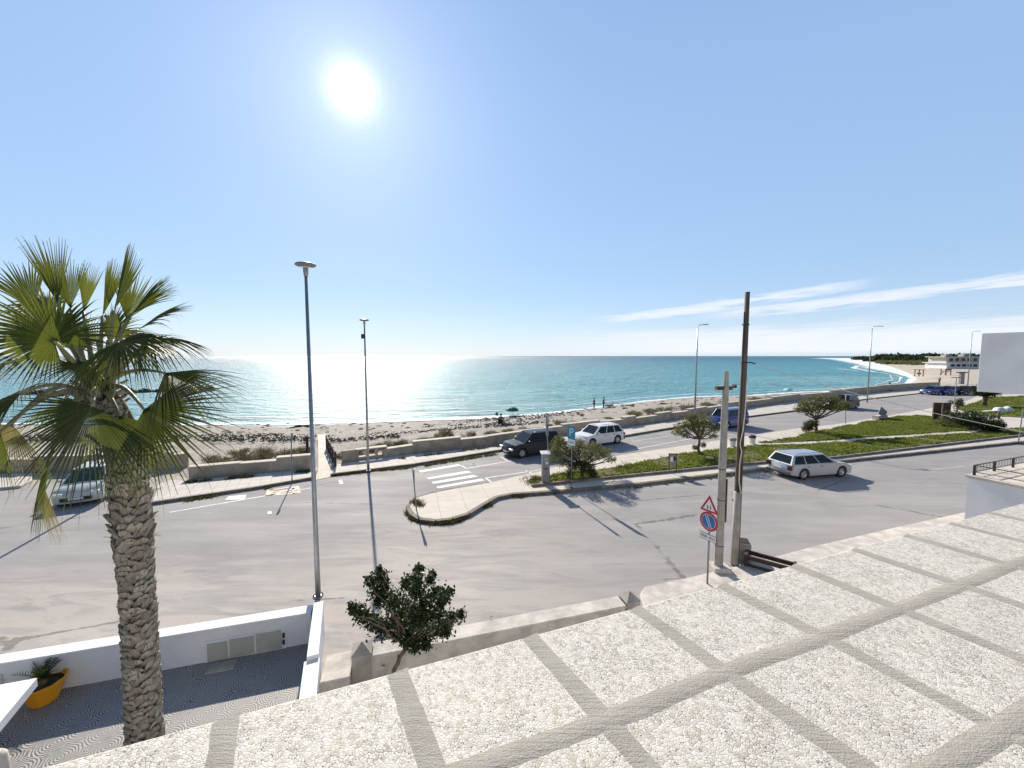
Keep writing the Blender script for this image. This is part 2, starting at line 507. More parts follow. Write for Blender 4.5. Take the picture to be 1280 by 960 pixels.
def sea_mat():
    m, T = new_mat('sea_water')
    po = T.n('ShaderNodeTexCoord').outputs['Object']
    sp = T.n('ShaderNodeSeparateXYZ', {0: po})
    # shallows run parallel to the shore
    dd = T.m('SUBTRACT', sp.outputs[1], T.m('MULTIPLY', sp.outputs[0], 0.62))
    wv = T.n('ShaderNodeMapping', {'Vector': po, 'Rotation': (0, 0, R(-18)), 'Scale': (0.35, 1.0, 1.0)}).outputs[0]
    def n(scale, det=4.0, r=0.55, dist=0.0):
        return T.n('ShaderNodeTexNoise', {'Vector': wv, 'Scale': scale, 'Detail': det, 'Roughness': r, 'Distortion': dist}).outputs[0]
    big = n(0.03, 5)
    f = T.m('ADD', T.maprange(dd, 30, 620, smooth=False), T.m('MULTIPLY', T.m('SUBTRACT', big, 0.5), 0.5))
    c = T.ramp(f, [(0.0, (0.19, 0.43, 0.44)), (0.10, (0.075, 0.34, 0.39)), (0.45, (0.032, 0.235, 0.31)), (1.0, (0.010, 0.12, 0.19))])
    rip = T.maprange(n(0.22, 6, 0.6, 0.5), 0.40, 0.62)
    c = T.mix(T.m('MULTIPLY', rip, 0.45), c, (0.012, 0.13, 0.19))
    cap = T.m('MULTIPLY', T.maprange(n(0.5, 6, 0.7, 0.6), 0.70, 0.76), 0.5)
    c = T.mix(cap, c, (0.6, 0.65, 0.66))
    # foam near the curved beach on the right and along the shore is separate geometry
    h = T.m('ADD', T.m('MULTIPLY', n(0.35, 4), 1.3), T.m('ADD', T.m('MULTIPLY', n(1.3, 5), 0.6), T.m('MULTIPLY', n(5.0, 3), 0.14)))
    bp = T.n('ShaderNodeBump', {'Strength': 1.0, 'Distance': 2.8, 'Height': h})
    bs = T.n('ShaderNodeBsdfPrincipled', {'Base Color': c, 'Roughness': 0.42, 'Normal': bp.outputs[0], 'IOR': 1.33, 'Specular IOR Level': 0.75})
    out(T, bs.outputs[0])
    return m


def foam_mat():
    m, T = new_mat('sea_foam')
    po = T.n('ShaderNodeTexCoord').outputs['Object']
    uv = T.n('ShaderNodeAttribute', attribute_name='edge').outputs['Fac']
    wv = T.n('ShaderNodeMapping', {'Vector': po, 'Rotation': (0, 0, R(-18)), 'Scale': (0.3, 1.0, 1.0)}).outputs[0]
    n1 = T.n('ShaderNodeTexNoise', {'Vector': wv, 'Scale': 0.5, 'Detail': 7.0, 'Roughness': 0.7, 'Distortion': 0.6}).outputs[0]
    a = T.maprange(T.m('ADD', uv, T.m('MULTIPLY', T.m('SUBTRACT', n1, 0.5), 2.6)), 0.35, 0.6)
    bs = T.n('ShaderNodeBsdfPrincipled', {'Base Color': (0.78, 0.80, 0.80, 1), 'Roughness': 0.6})
    tr = T.n('ShaderNodeBsdfTransparent')
    mx = T.n('ShaderNodeMixShader', {0: a, 1: tr.outputs[0], 2: bs.outputs[0]})
    out(T, mx.outputs[0])
    return m


def fan_mat():
    m, T = new_mat('fan_cobbles')
    po = T.n('ShaderNodeTexCoord').outputs['Object']
    mp = T.n('ShaderNodeMapping', {'Vector': po, 'Rotation': (0, 0, R(20)), 'Scale': (2.3, 2.3, 1.0)}).outputs[0]
    v = T.n('ShaderNodeTexVoronoi', {'Vector': mp, 'Scale': 1.0, 'Randomness': 0.45}, voronoi_dimensions='2D').outputs['Distance']
    n1 = T.n('ShaderNodeTexNoise', {'Vector': po, 'Scale': 9.0, 'Detail': 3.0}).outputs[0]
    ring = T.m('SINE', T.m('ADD', T.m('MULTIPLY', v, 66.0), T.m('MULTIPLY', n1, 7.0)))
    f = T.maprange(ring, -0.5, 0.35)
    n2 = T.n('ShaderNodeTexNoise', {'Vector': po, 'Scale': 1.5, 'Detail': 5.0}).outputs[0]
    c = T.mix(f, (0.10, 0.10, 0.105), (0.36, 0.345, 0.325))
    c = T.mix(T.m('MULTIPLY', T.maprange(n2, 0.35, 0.65), 0.55), c, (0.27, 0.26, 0.25))
    bp = T.n('ShaderNodeBump', {'Strength': 0.5, 'Distance': 0.01, 'Height': f})
    bs = T.n('ShaderNodeBsdfPrincipled', {'Base Color': c, 'Roughness': 0.6, 'Normal': bp.outputs[0]})
    out(T, bs.outputs[0])
    return m


def glass_mat(name='car_glass', col=(0.006, 0.009, 0.012)):
    m, T = new_mat(name)
    bs = T.n('ShaderNodeBsdfPrincipled', {'Base Color': (*col, 1), 'Roughness': 0.05, 'Specular IOR Level': 0.4})
    out(T, bs.outputs[0])
    return m


def paint_mat(name, col, rough=0.28, metal=0.0):
    return plain(name, col, rough=rough, var=0.03, scale=3, metal=metal, bump=0.0, coat=0.5)


MT = dict(
    road=road_mat(),
    ground=soil_mat('sandy_soil', (0.40, 0.35, 0.28), (0.47, 0.42, 0.34), (0.30, 0.26, 0.20)),
    beach=soil_mat('beach_sand', (0.33, 0.295, 0.255), (0.41, 0.375, 0.33), (0.20, 0.178, 0.155), 1.0, 0.8),
    farsand=soil_mat('pale_sand', (0.44, 0.385, 0.315), (0.49, 0.43, 0.355), (0.36, 0.31, 0.25), 0.3, 0.0),
    sidewalk=pave_mat('sidewalk_slabs', (0.50, 0.46, 0.41), (0.56, 0.52, 0.47), 0.5, 0.5, 0.012, R(-28), (0.33, 0.30, 0.26), 0.35),
    median=pave_mat('median_slabs', (0.54, 0.48, 0.41), (0.58, 0.53, 0.46), 1.2, 1.2, 0.012, R(-15), (0.38, 0.33, 0.28), 0.3),
    kerb=plain('kerb_stone', (0.17, 0.145, 0.115), 0.85, 0.35, 3.0, bump=0.4, bscale=25),
    wall_stone=plain('sea_wall_concrete', (0.42, 0.35, 0.27), 0.9, 0.22, 1.5, bump=0.5, bscale=14),
    cap=plain('wall_cap', (0.50, 0.44, 0.36), 0.85, 0.18, 2.0, bump=0.3, bscale=20),
    concrete=plain('grey_concrete', (0.33, 0.305, 0.27), 0.85, 0.2, 2.5, bump=0.35, bscale=30),
    oldstone=plain('old_plaster', (0.50, 0.46, 0.41), 0.9, 0.22, 2.2, bump=0.5, bscale=18),
    white=plain('white_plaster', (0.72, 0.715, 0.72), 0.75, 0.08, 0.9, bump=0.15, bscale=60),
    whiteline=plain('road_paint', (0.62, 0.60, 0.58), 0.7, 0.18, 2.5, bump=0.1),
    orangeline=plain('orange_paint', (0.60, 0.45, 0.33), 0.7, 0.2, 3.0, bump=0.1),
    sea=sea_mat(), foam=foam_mat(), pebble=pebble_mat(), grout=grout_mat(), fan=fan_mat(),
    galv=plain('galvanised_steel', (0.33, 0.35, 0.36), 0.42, 0.12, 4.0, metal=0.75, bump=0.03),
    darkmetal=plain('dark_metal', (0.035, 0.033, 0.032), 0.5, 0.2, 4.0, bump=0.05),
    greymetal=plain('grey_metal', (0.22, 0.23, 0.24), 0.45, 0.1, 3.0, metal=0.3, bump=0.03),
    rust=plain('rusty_panel', (0.085, 0.045, 0.03), 0.8, 0.3, 5.0, bump=0.2),
    cabinet=plain('cabinet_panel', (0.40, 0.39, 0.34), 0.6, 0.08, 2.0, bump=0.05),
    yellow=plain('yellow_glazed_pot', (0.80, 0.34, 0.01), 0.4, 0.06, 4.0, bump=0.02),
    soil=plain('potting_soil', (0.03, 0.022, 0.015), 0.95, 0.3, 8.0, bump=0.5),
    glass=glass_mat(), glass_green=glass_mat('green_tinted_glass', (0.04, 0.075, 0.065)),
    tyre=plain('tyre_rubber', (0.02, 0.02, 0.021), 0.75, 0.1, 5.0),
    rim=plain('alloy_rim', (0.55, 0.55, 0.56), 0.3, 0.05, 5.0, metal=0.8, bump=0),
    plastic=plain('black_plastic', (0.018, 0.018, 0.02), 0.55, 0.1, 5.0),
    silver=paint_mat('silver_paint', (0.42, 0.44, 0.46), 0.3, 0.45),
    navy=plain('dark_grey_paint', (0.012, 0.015, 0.024), 0.3, 0.03, 3, metal=0.0, bump=0.0, spec=0.35),
    carwhite=paint_mat('white_car_paint', (0.72, 0.72, 0.71), 0.3),
    blue=paint_mat('blue_car_paint', (0.015, 0.045, 0.22), 0.3),
    beige=paint_mat('pale_beige_paint', (0.50, 0.50, 0.44), 0.3),
    black=plain('black_car_paint', (0.012, 0.013, 0.015), 0.3, 0.03, 3, bump=0.0, spec=0.3),
    lamp=plain('lamp_lens', (0.75, 0.75, 0.74), 0.2, 0.03, 4, bump=0),
    redlens=plain('red_lens', (0.09, 0.012, 0.012), 0.2, 0.05, 4, bump=0),
    plate=plain('plate_white', (0.62, 0.62, 0.60), 0.4, 0.05, 4, bump=0),
    signwhite=plain('sign_white', (0.68, 0.68, 0.66), 0.5, 0.05, 6, bump=0),
    signred=plain('sign_red', (0.42, 0.02, 0.05), 0.45, 0.08, 6, bump=0),
    signblue=plain('sign_blue', (0.02, 0.13, 0.34), 0.45, 0.08, 6, bump=0),
    signcyan=plain('sign_light_blue', (0.02, 0.26, 0.40), 0.45, 0.08, 6, bump=0),
    signblack=plain('sign_black', (0.015, 0.015, 0.015), 0.5, 0.05, 6, bump=0),
    skin=plain('skin', (0.42, 0.25, 0.17), 0.6, 0.05, 8, bump=0),
    clothd=plain('dark_cloth', (0.02, 0.022, 0.03), 0.9, 0.1, 8, bump=0.1),
    clothb=plain('blue_cloth', (0.03, 0.06, 0.15), 0.9, 0.1, 8, bump=0.1),
    hair=plain('dark_hair', (0.02, 0.014, 0.01), 0.6, 0.1, 8, bump=0.1),
    umbrella=plain('green_canvas', (0.01, 0.13, 0.09), 0.7, 0.1, 8, bump=0.05),
    cyan=plain('pale_cyan_canvas', (0.30, 0.60, 0.66), 0.7, 0.1, 8, bump=0.05),
    bark=plain('grey_bark', (0.13, 0.095, 0.065), 0.9, 0.35, 6, bump=0.8, bscale=22),
    cable=plain('white_cable', (0.62, 0.60, 0.56), 0.5, 0.05, 8, bump=0),
    palm=leaf_mat('palm_leaf', (0.012, 0.026, 0.008), (0.070, 0.095, 0.025), (0.40, 0.44, 0.05), 0.28, 0.48, 0.3),
    palmshade=leaf_mat('shaded_palm_leaf', (0.010, 0.022, 0.007), (0.048, 0.068, 0.018), (0.32, 0.36, 0.05), 0.24, 0.42, 0.35),  # palm leaf darkened, shade of the lower fronds put into the colour
    palmdry=leaf_mat('dry_palm_leaf', (0.11, 0.095, 0.035), (0.20, 0.17, 0.075), (0.4, 0.36, 0.12), 0.3, 0.6),
    petiole=plain('palm_petiole', (0.22, 0.21, 0.10), 0.5, 0.2, 5, bump=0.1),
    bush=leaf_mat('glossy_dark_leaf', (0.006, 0.014, 0.005), (0.034, 0.052, 0.014), (0.10, 0.16, 0.02), 0.14, 0.45, 0.3),
    tamarisk=leaf_mat('olive_leaf', (0.060, 0.066, 0.026), (0.15, 0.145, 0.065), (0.30, 0.30, 0.10), 0.36, 0.7, 0.2),
    dry=leaf_mat('dry_shrub_leaf', (0.10, 0.080, 0.048), (0.21, 0.17, 0.11), (0.3, 0.25, 0.12), 0.25, 0.8, 0.1),
    green=leaf_mat('shrub_leaf', (0.028, 0.038, 0.015), (0.07, 0.08, 0.03), (0.25, 0.3, 0.06), 0.3, 0.6, 0.2),
    grass=leaf_mat('grass_blade', (0.060, 0.085, 0.018), (0.14, 0.165, 0.036), (0.38, 0.44, 0.07), 0.42, 0.6, 0.2),
    weed=leaf_mat('kerb_weed', (0.04, 0.04, 0.018), (0.085, 0.075, 0.035), (0.25, 0.25, 0.06), 0.3, 0.7, 0.2),
    lawn=soil_mat('turf_soil', (0.075, 0.085, 0.024), (0.13, 0.125, 0.05), (0.24, 0.20, 0.12), 2.0),
    rock=plain('dark_rock', (0.07, 0.06, 0.052), 0.9, 0.35, 3, bump=0.8, bscale=8),
    weedpile=plain('washed_up_seaweed', (0.05, 0.035, 0.022), 0.95, 0.3, 3, bump=0.8, bscale=12),
    wood=plain('weathered_wood', (0.14, 0.085, 0.05), 0.85, 0.3, 9, bump=0.5, bscale=40),
    fence=plain('dark_stained_wood', (0.05, 0.03, 0.022), 0.8, 0.2, 9, bump=0.3),
    forest=leaf_mat('far_tree_leaf', (0.030, 0.045, 0.028), (0.055, 0.07, 0.04), (0.1, 0.13, 0.05), 0.15, 0.9, 0.1),
)
# ------------------------------------------------------------------ frames along the house fronts
E_ = Vector((math.sin(R(70)), math.cos(R(70)), 0))
N_ = Vector((-math.cos(R(70)), math.sin(R(70)), 0))
def UV(u, v, z=0.0):
    q = E_ * u + N_ * v
    return Vector((q.x, q.y, z))

def struct(mb, name, m, **k):
    o = mb.build(name, m, **k)
    o['kind'] = 'structure'
    return o

def sub(poly, step):
    """subdivide a polyline"""
    r = []
    for a, b in zip(poly, poly[1:]):
        n = max(1, int((b - a).length / step))
        r += [a.lerp(b, i / n) for i in range(n)]
    return r + [poly[-1]]

# ------------------------------------------------------------------ sea, beach, ground
SEA_Z = -1.3
struct(MB().sheet([Vector(p) for p in ((-20000, -300, SEA_Z), (20000, -300, SEA_Z), (20000, 40000, SEA_Z), (-20000, 40000, SEA_Z))]), 'sea', MT['sea'])

pairs = [((-60, 533), (-60, 590)), ((0, 532), (0, 590)), (( 90, 532), (90, 589)), ((190, 532), (176, 583)), ((295, 532), (235, 598)), ((365, 534), (345, 588)),
         ((430, 530), (430, 580)), ((520, 527), (480, 572)), ((580, 525), (560, 565)), ((640, 522), (630, 557)), ((695, 517), (700, 547)), ((742, 511), (780, 535)),
         ((805, 502), (837, 527)), ((869, 497), (905, 515)), ((930, 495), (945, 510)), ((1000, 491.5), (1000, 501)), ((1060, 490), (1067, 494)),
         ((1108, 487.5), (1130, 488)), ((1135, 481), (1165, 483)), ((1145, 474.5), (1205, 478)), ((1138, 468), (1205, 468)), ((1122, 461.5), (1195, 460.5)),
         ((1105, 456.3), (1165, 455.7)), ((1088, 452.5), (1140, 452)), ((1072, 449.6), (1110, 449.2)), ((1060, 447.6), (1075, 447.2))]
shore = [P(a[0], a[1], SEA_Z) for a, b in pairs]
inl = [P(b[0], b[1], 0.0) for a, b in pairs]
sd = (shore[2] - shore[1]).normalized()
ex = Vector((-0.93, -0.36, 0))
shore = [shore[0] + ex * 900] + shore
inl = [inl[0] + ex * 900 + Vector((0, -30, 0))] + inl

def resample(a, b, step):
    ra, rb = [], []
    for i in range(len(a) - 1):
        L = (a[i + 1] - a[i]).length
        n = max(1, min(30, int(L / step)))
        for k in range(n):
            ra.append(a[i].lerp(a[i + 1], k / n))
            rb.append(b[i].lerp(b[i + 1], k / n))
    return ra + [a[-1]], rb + [b[-1]]
RS, RI = resample(shore, inl, 1.6)
def beach_z(t, p):
    base = -1.3 * (t ** 1.6)
    amp = 0.16 * math.sin(math.pi * min(1, t)) + 0.02
    return base + amp * noise.noise(Vector((p.x * 0.35, p.y * 0.5, 0))) + 0.35 * amp * noise.noise(Vector((p.x * 1.7, p.y * 2.1, 3)))
mb = MB()
cols = 22
for a, b in zip(RS, RI):
    for j in range(cols + 1):
        t = j / cols
        p = Vector((b.x + (a.x - b.x) * t, b.y + (a.y - b.y) * t, 0))
        z = beach_z(t, p) if j else -0.02
        mb.v.append((p.x, p.y, z))
    dirn = Vector((a.x - b.x, a.y - b.y, 0)).normalized()
    mb.v.append((a.x + dirn.x * 14, a.y + dirn.y * 14, -3.2))
cc = cols + 2
for i in range(len(RS) - 1):
    for j in range(cc - 1):
        k = i * cc + j
        mb.f.append((k, k + 1, k + 1 + cc, k + cc))
beach = struct(mb, 'beach', MT['beach'], smooth=True)
beach.data.materials.append(MT['farsand'])
for p in beach.data.polygons:
    if p.center.x > 95 and p.center.y > 80: p.material_index = 1
# foam strips along the water's edge
def foam(name, px, w_sea, w_land, z):
    pts = sub([P(x, y, SEA_Z) for x, y in px], 2.0) if px else None
    return pts
mb = MB()
att = []
def foam_strip(idx0, idx1, offs, wid):
    global mb, att
    pts = [p for p in RS]
    base = len(mb.v)
    n = 0
    for i, p in enumerate(pts):
        if not (idx0 <= i <= idx1): continue
        a, b = RS[i], RI[i]
        dn = Vector((a.x - b.x, a.y - b.y, 0)).normalized()
        o = offs(i, p) if callable(offs) else offs
        wd = wid(i, p) if callable(wid) else wid
        o += 1.6 * noise.noise(Vector((p.x * 0.05, p.y * 0.05, 7)))
        for j, e in enumerate((0.0, 0.75, 0.75, 0.0)):
            q = p + dn * (o + wd * (j / 3 - 0.35))
            mb.v.append((q.x, q.y, SEA_Z + 0.05 + 0.012 * j))
            att.append(e)
        n += 1
    for k in range(n - 1):
        for j in range(3):
            s0 = base + k * 4 + j
            mb.f.append((s0, s0 + 1, s0 + 5, s0 + 4))
def fw(i, p):
    d = p.length
    return 2.6 if d < 90 else 2.6 + (d - 90) * 0.13
foam_strip(0, 10 ** 6, 0.6, fw)
foam_strip(0, 10 ** 6, lambda i, p: 7 + min(16, max(0, p.length - 90) * 0.10), lambda i, p: 0.5 if p.length < 95 else (0.5 + min(6, (p.length - 95) * 0.05) if p.length < 420 else 0.02))
foam_strip(0, 10 ** 6, lambda i, p: 13 + min(26, max(0, p.length - 100) * 0.22), lambda i, p: 0.1 if p.length < 105 else (min(6, (p.length - 105) * 0.05) if p.length < 300 else 0.02))
fo = mb.build('sea_foam', MT['foam'])
fo['kind'] = 'stuff'
fa = fo.data.attributes.new('edge', 'FLOAT', 'POINT')
fa.data.foreach_set('value', att)

g = [Vector((p.x, p.y, -0.01)) for p in inl]
g += [Vector((16000, 12000, -0.01)), Vector((16000, -900, -0.01)), Vector((-2500, -900, -0.01))]
struct(MB().sheet(g), 'ground', MT['ground'])
# pale sand behind the curved beach
ps = [P(x, y, 0.01) for x, y in ((1130, 489), (1165, 484), (1205, 479), (1205, 468), (1195, 460.5), (1165, 455.7), (1140, 452), (1110, 449.3), (1180, 449.5), (1290, 455), (1330, 470), (1330, 482), (1214, 487.5), (1160, 489))]
struct(MB().sheet(ps), 'sand', MT['farsand'])

# ------------------------------------------------------------------ asphalt
far_kerb = [(-420, 650), (-120, 616), (0, 613), (28, 610), (60, 598), (176, 590), (214, 588), (200, 606), (190, 631), (320, 611.5), (395, 598.5), (520, 582.5), (620, 566), (780, 547.5), (837, 538),
            (932, 524), (1000, 515), (1067, 502.5), (1100, 499), (1152, 493.2), (1214, 490.8), (1400, 486), (1600, 482)]
asph = PL(far_kerb, 0.0)
asph += [Vector((140, 40, 0)), Vector((60, 20, 0)), UV(30, 5.2), UV(-3.5, 5.2), Vector((-60, -6, 0)), Vector((-60, 12, 0))]
struct(MB().sheet([Vector((p.x, p.y, 0.0)) for p in asph]), 'road', MT['road'])

# far pavement along the sea wall
KZ = 0.13
def raised(name, px, m, z=KZ, bevel=0.02):
    return struct(MB().prism([(p.x, p.y) for p in (P(x, y, z) for x, y in px)], -0.2, z), name, m, bevel=bevel)
def kerb_line(px, z, w=0.16, h=0.012, wob=True):
    """stone kerb along a pavement's edge, following pixels given left to right"""
    pts = sub([P(x, y, z) for x, y in px], 1.0)
    mb = MB()
    for i in range(len(pts) - 1):
        a, b = pts[i], pts[i + 1]
        d = (b - a)
        L = d.length
        if L < 0.05: continue
        d.normalize()
        n = Vector((d.y, -d.x, 0))
        c = (a + b) / 2 + n * 0.035
        dz = h + random.uniform(-0.004, 0.006)
        mb.box((c.x, c.y, (z + dz - 0.22) / 2 ), (L - 0.012, w, z + dz + 0.22), math.atan2(d.y, d.x) + random.uniform(-.004, .004))
    return mb
s1f = [(190, 627), (320, 608), (393, 595.5)]
raised('sidewalk', s1f + [(397, 585), (235, 600), (214, 600), (198, 605)], MT['sidewalk'])
s2f = [(413, 592), (520, 579), (620, 562.5), (780, 544), (837, 534.5), (932, 520.5), (1000, 512), (1067, 500.3), (1100, 496.6), (1152, 491), (1214, 488.7)]
raised('sidewalk', s2f + [(1214, 485), (1130, 487), (1067, 494), (1000, 501), (932, 510.5), (837, 526.5), (780, 534.5), (630, 556.5), (480, 571), (421, 580)], MT['sidewalk'])
raised('sidewalk', [(-420, 646), (-120, 612), (0, 609.5), (26, 607), (40, 600), (40, 592), (-60, 592), (-420, 612)], MT['sidewalk'])
struct(kerb_line(s1f, KZ), 'kerb', MT['kerb'])
struct(kerb_line(s2f, KZ), 'kerb', MT['kerb'])
# ramp and sandy path down to the beach
struct(MB().sheet([P(x, y, 0.02) for x, y in ((394, 600), (414, 596), (417, 580), (407, 543), (397, 543), (398, 585))]), 'path', MT['median'])

# central reservation: pavement, rounded tip and sandy border
tip = [(511, 634), (516, 642), (526, 648), (545, 650), (565, 647.5), (585, 641), (603, 630), (620, 620.5), (640, 616.5), (692, 613), (800, 603.5), (960, 584), (1057, 574.5), (1280, 551), (1420, 536), (1600, 518)]
back = [(1600, 492), (1330, 491), (1224, 494), (1209, 501), (1152, 512.3), (1096, 522), (1040, 531), (992, 536), (880, 553), (780, 568), (700, 583.5), (652, 594), (612, 603), (565, 611), (540, 616), (520, 622)]
raised('median', tip + back, MT['median'])
struct(kerb_line([(511, 632)] + tip[0:14], KZ, w=0.2), 'kerb', MT['kerb'])
struct(kerb_line([(612, 603), (565, 611), (540, 616), (520, 622), (511, 632)], KZ, w=0.14, h=0.004), 'kerb', MT['kerb'])
# grass bed with its own low kerb
G1 = [(657, 600.5), (666, 604), (685, 602), (800, 590), (960, 574.5), (1040, 569.5), (1280, 541.5), (1420, 526), (1600, 508), (1600, 500), (1280, 534), (1209, 541.5), (1094, 549), (1040, 553), (975, 556), (940, 557), (900, 562), (850, 567), (780, 582), (745, 587), (700, 592)]
G2 = [(946, 553.5), (975, 553), (1040, 549.5), (1094, 545.5), (1209, 538), (1236, 535), (1225, 531), (1195, 527), (1165, 521), (1145, 519), (1120, 521), (1100, 524.5), (1055, 533), (1012, 541), (992, 547)]
G3 = [(1194, 511), (1215, 504), (1240, 496.5), (1290, 494.5), (1600, 494), (1600, 500), (1300, 523), (1262, 521), (1240, 520), (1222, 518)]
GZ = 0.16
struct(MB().sheet([P(x, y, GZ) for x, y in G1]), 'turf', MT['lawn'])
struct(MB().sheet([P(x, y, GZ) for x, y in G2]), 'turf', MT['lawn'])
struct(MB().sheet([P(x, y, GZ) for x, y in G3]), 'turf', MT['lawn'])
struct(kerb_line([(664, 605), (685, 603), (800, 591.2), (960, 576), (1040, 570.8), (1280, 542.6), (1420, 526.5)], 0.26, w=0.14, h=0.0), 'kerb', MT['kerb'])

# near pavement in front of the house
NP = [P(x, y, 0.1) for x, y in ((800, 742), (806, 733), (860, 722), (940, 703), (1025, 681), (1120, 659), (1215, 638))]
NP = NP + [UV(17, 3.2, 0.1), UV(17, 1.0, 0.1), UV(3.0, 1.0, 0.1)]
struct(MB().prism([(p.x, p.y) for p in NP], -0.2, 0.1), 'sidewalk', MT['oldstone'], bevel=0.02)
struct(MB().sheet([UV(-3.7, 7.6, 0.006), UV(8, 5.6, 0.006), UV(8, 1.0, 0.006), UV(-3.4, 1.0, 0.006)]), 'garden_soil', MT['ground'])

# painted road marks (4-8 mm above the asphalt)
def strip(mb, a, b, wd, z=0.006):
    a, b = P(*a), P(*b)
    d = (b - a).normalized()
    n = Vector((-d.y, d.x, 0)) * wd / 2
    k = max(1, int((b - a).length / 1.5))
    for i in range(k):
        p, q = a.lerp(b, i / k), a.lerp(b, (i + 1) / k)
        mb.add([(*(p - n).xy, z), (*(q - n).xy, z), (*(q + n).xy, z), (*(p + n).xy, z)], [(0, 1, 2, 3)])
    return mb
mb = MB()
for a, b, c, d_ in (((523, 588.6), (573, 580.2), (577, 582.0), (526, 590.6)), ((533, 597.3), (584, 588.6), (590, 590.6), (536, 599.2)),
                    ((539, 602.6), (592, 593.6), (598, 595.8), (542, 604.8)), ((545, 608.4), (602, 598.2), (606, 600.6), (548, 610.6)), ((551, 613.4), (607, 603.0), (611, 605.4), (556, 616))):
    mb.sheet([Vector((*P(*q).xy, 0.006)) for q in (a, b, c, d_)])
struct(mb, 'crosswalk', MT['whiteline'])
mb = MB()
strip(mb, (577, 582), (583, 586), 0.12)
strip(mb, (584, 585.5), (640, 576), 0.12)
strip(mb, (607, 597.5), (702, 583.5), 0.12)
strip(mb, (607, 597.5), (615, 603.5), 0.12)
strip(mb, (657, 588), (672, 595.5), 0.12)
strip(mb, (626, 571), (634, 576), 0.12)
strip(mb, (702, 583.5), (780, 568.5), 0.12)
strip(mb, (780, 564), (850, 551), 0.12)
strip(mb, (790, 552), (850, 543), 0.10)
strip(mb, (850, 551), (905, 541), 0.12)
strip(mb, (212, 640.5), (350, 616.8), 0.12)
strip(mb, (350, 616.8), (395, 609), 0.08)
strip(mb, (425, 600), (427, 605), 0.18)
strip(mb, (1150, 588), (1205, 583), 0.06)
struct(mb, 'road_line', MT['whiteline'])
mb = MB()
mb.sheet([Vector((*P(*q).xy, 0.008)) for q in ((281, 625), (286, 620.5), (308, 618.5), (306, 624.5))])
mb.sheet([Vector((*P(*q).xy, 0.008)) for q in ((334, 640), (339, 639), (340, 642), (335, 643))])
struct(mb, 'road_patch', MT['whiteline'])
mb = MB()
strip(mb, (337, 613), (368, 608), 0.15); strip(mb, (337, 619), (371, 616.5), 0.15); strip(mb, (338, 612), (336, 620), 0.3)
strip(mb, (369, 608), (371, 616.5), 0.35); strip(mb, (340, 618), (368, 610.5), 0.2); strip(mb, (341, 615), (360, 612), 0.12)
struct(mb, 'bay_marking', MT['orangeline'])

# ------------------------------------------------------------------ sea walls
def wall_run(name, base_px, tops, label, depth=0.45, m=None, capw=0.5, group=None):
    """stepped low wall; base_px = pixels of the landward foot, tops = height of each stretch"""
    pts = PL(base_px)
    root = empty(name, (pts[0].x, pts[0].y, 0), 0, label, 'wall', group)
    body, cap = MB(), MB()
    for (a, b), h in zip(zip(pts, pts[1:]), tops):
        d = (b - a); L = d.length; ang = math.atan2(d.y, d.x); d.normalize()
        n = Vector((-d.y, d.x, 0))
        c = (a + b) / 2 + n * depth / 2 - root.location
        body.box((c.x, c.y, h / 2 - 0.1), (L, depth, h + 0.2), ang)
        cap.box((c.x, c.y, h + 0.035), (L + 0.03, depth + 0.08, 0.07), ang)
    body.build('wall_body', m or MT['wall_stone'], root, bevel=0.015)
    cap.build('coping', MT['cap'], root, bevel=0.012)
    return root
wall_run('sea_wall', [(236, 601), (300, 595), (346, 591), (389, 587)], [0.72, 0.68, 0.86], 'low concrete planter wall with dry shrubs left of the sandy beach path')
wall_run('sea_wall', [(480, 574), (517, 568), (576, 561.5), (610, 557.5), (652, 551)], [0.62, 0.86, 0.68, 0.72], 'stepped low sea wall between the wall seat and the dark suv')
wall_run('sea_wall', [(652, 551), (704, 544), (750, 538), (780, 534.5), (795, 532), (822, 528), (840, 525), (862, 522)], [0.75, 0.9, 0.75, 0.95, 0.7, 0.9, 0.72], 'stepped low sea wall behind the white parked suv')
wall_run('sea_wall', [(862, 522), (884, 518), (905, 514.5), (932, 510.5), (966, 506), (1000, 501), (1040, 497), (1067, 494), (1100, 490.5), (1150, 486.5), (1175, 485.5)],
         [0.9, 0.75, 1.0, 0.85, 1.05, 0.9, 1.15, 1.2, 1.3, 1.3], 'long low sea wall running towards the curved beach on the right')
wall_run('stone_wall', [(40, 590), (110, 589), (176, 588), (214, 586), (236, 583)], [0.9, 0.95, 0.95, 0.8], 'rough stone wall at the back of the shaded beach access on the left', depth=0.4)
wall_run('stone_wall', [(-420, 612), (-60, 592), (40, 592)], [0.8, 0.8], 'low wall behind the pavement at the far left edge', depth=0.4)
# concrete seat wall right of the path
a, b = P(428, 580), P(484, 573)
d_ = (b - a); L = d_.length; ang = math.atan2(d_.y, d_.x)
root = empty('wall_seat', (a.x, a.y, 0), ang, 'concrete wall with capped openings and a low seat beside the beach path', 'bench')
MB().box((L * 0.16, 0.25, 0.36), (L * 0.32, 0.4, 0.95)).build('end_block', MT['wall_stone'], root, bevel=0.015)
MB().box((L * 0.66, 0.25, 0.8), (L * 0.70, 0.55, 0.08)).build('coping', MT['cap'], root, bevel=0.01)
for k in range(4):
    MB().box((L * (0.34 + k * 0.213), 0.25, 0.38), (0.14, 0.36, 0.77)).build('pier', MT['wall_stone'], root, bevel=0.01)
MB().box((L * 0.66, 0.12, 0.3), (L * 0.66, 0.34, 0.08)).build('seat', MT['cap'], root, bevel=0.01)
MB().box((L * 0.66, 0.14, 0.12), (L * 0.64, 0.3, 0.28)).build('seat_base', MT['wall_stone'], root)

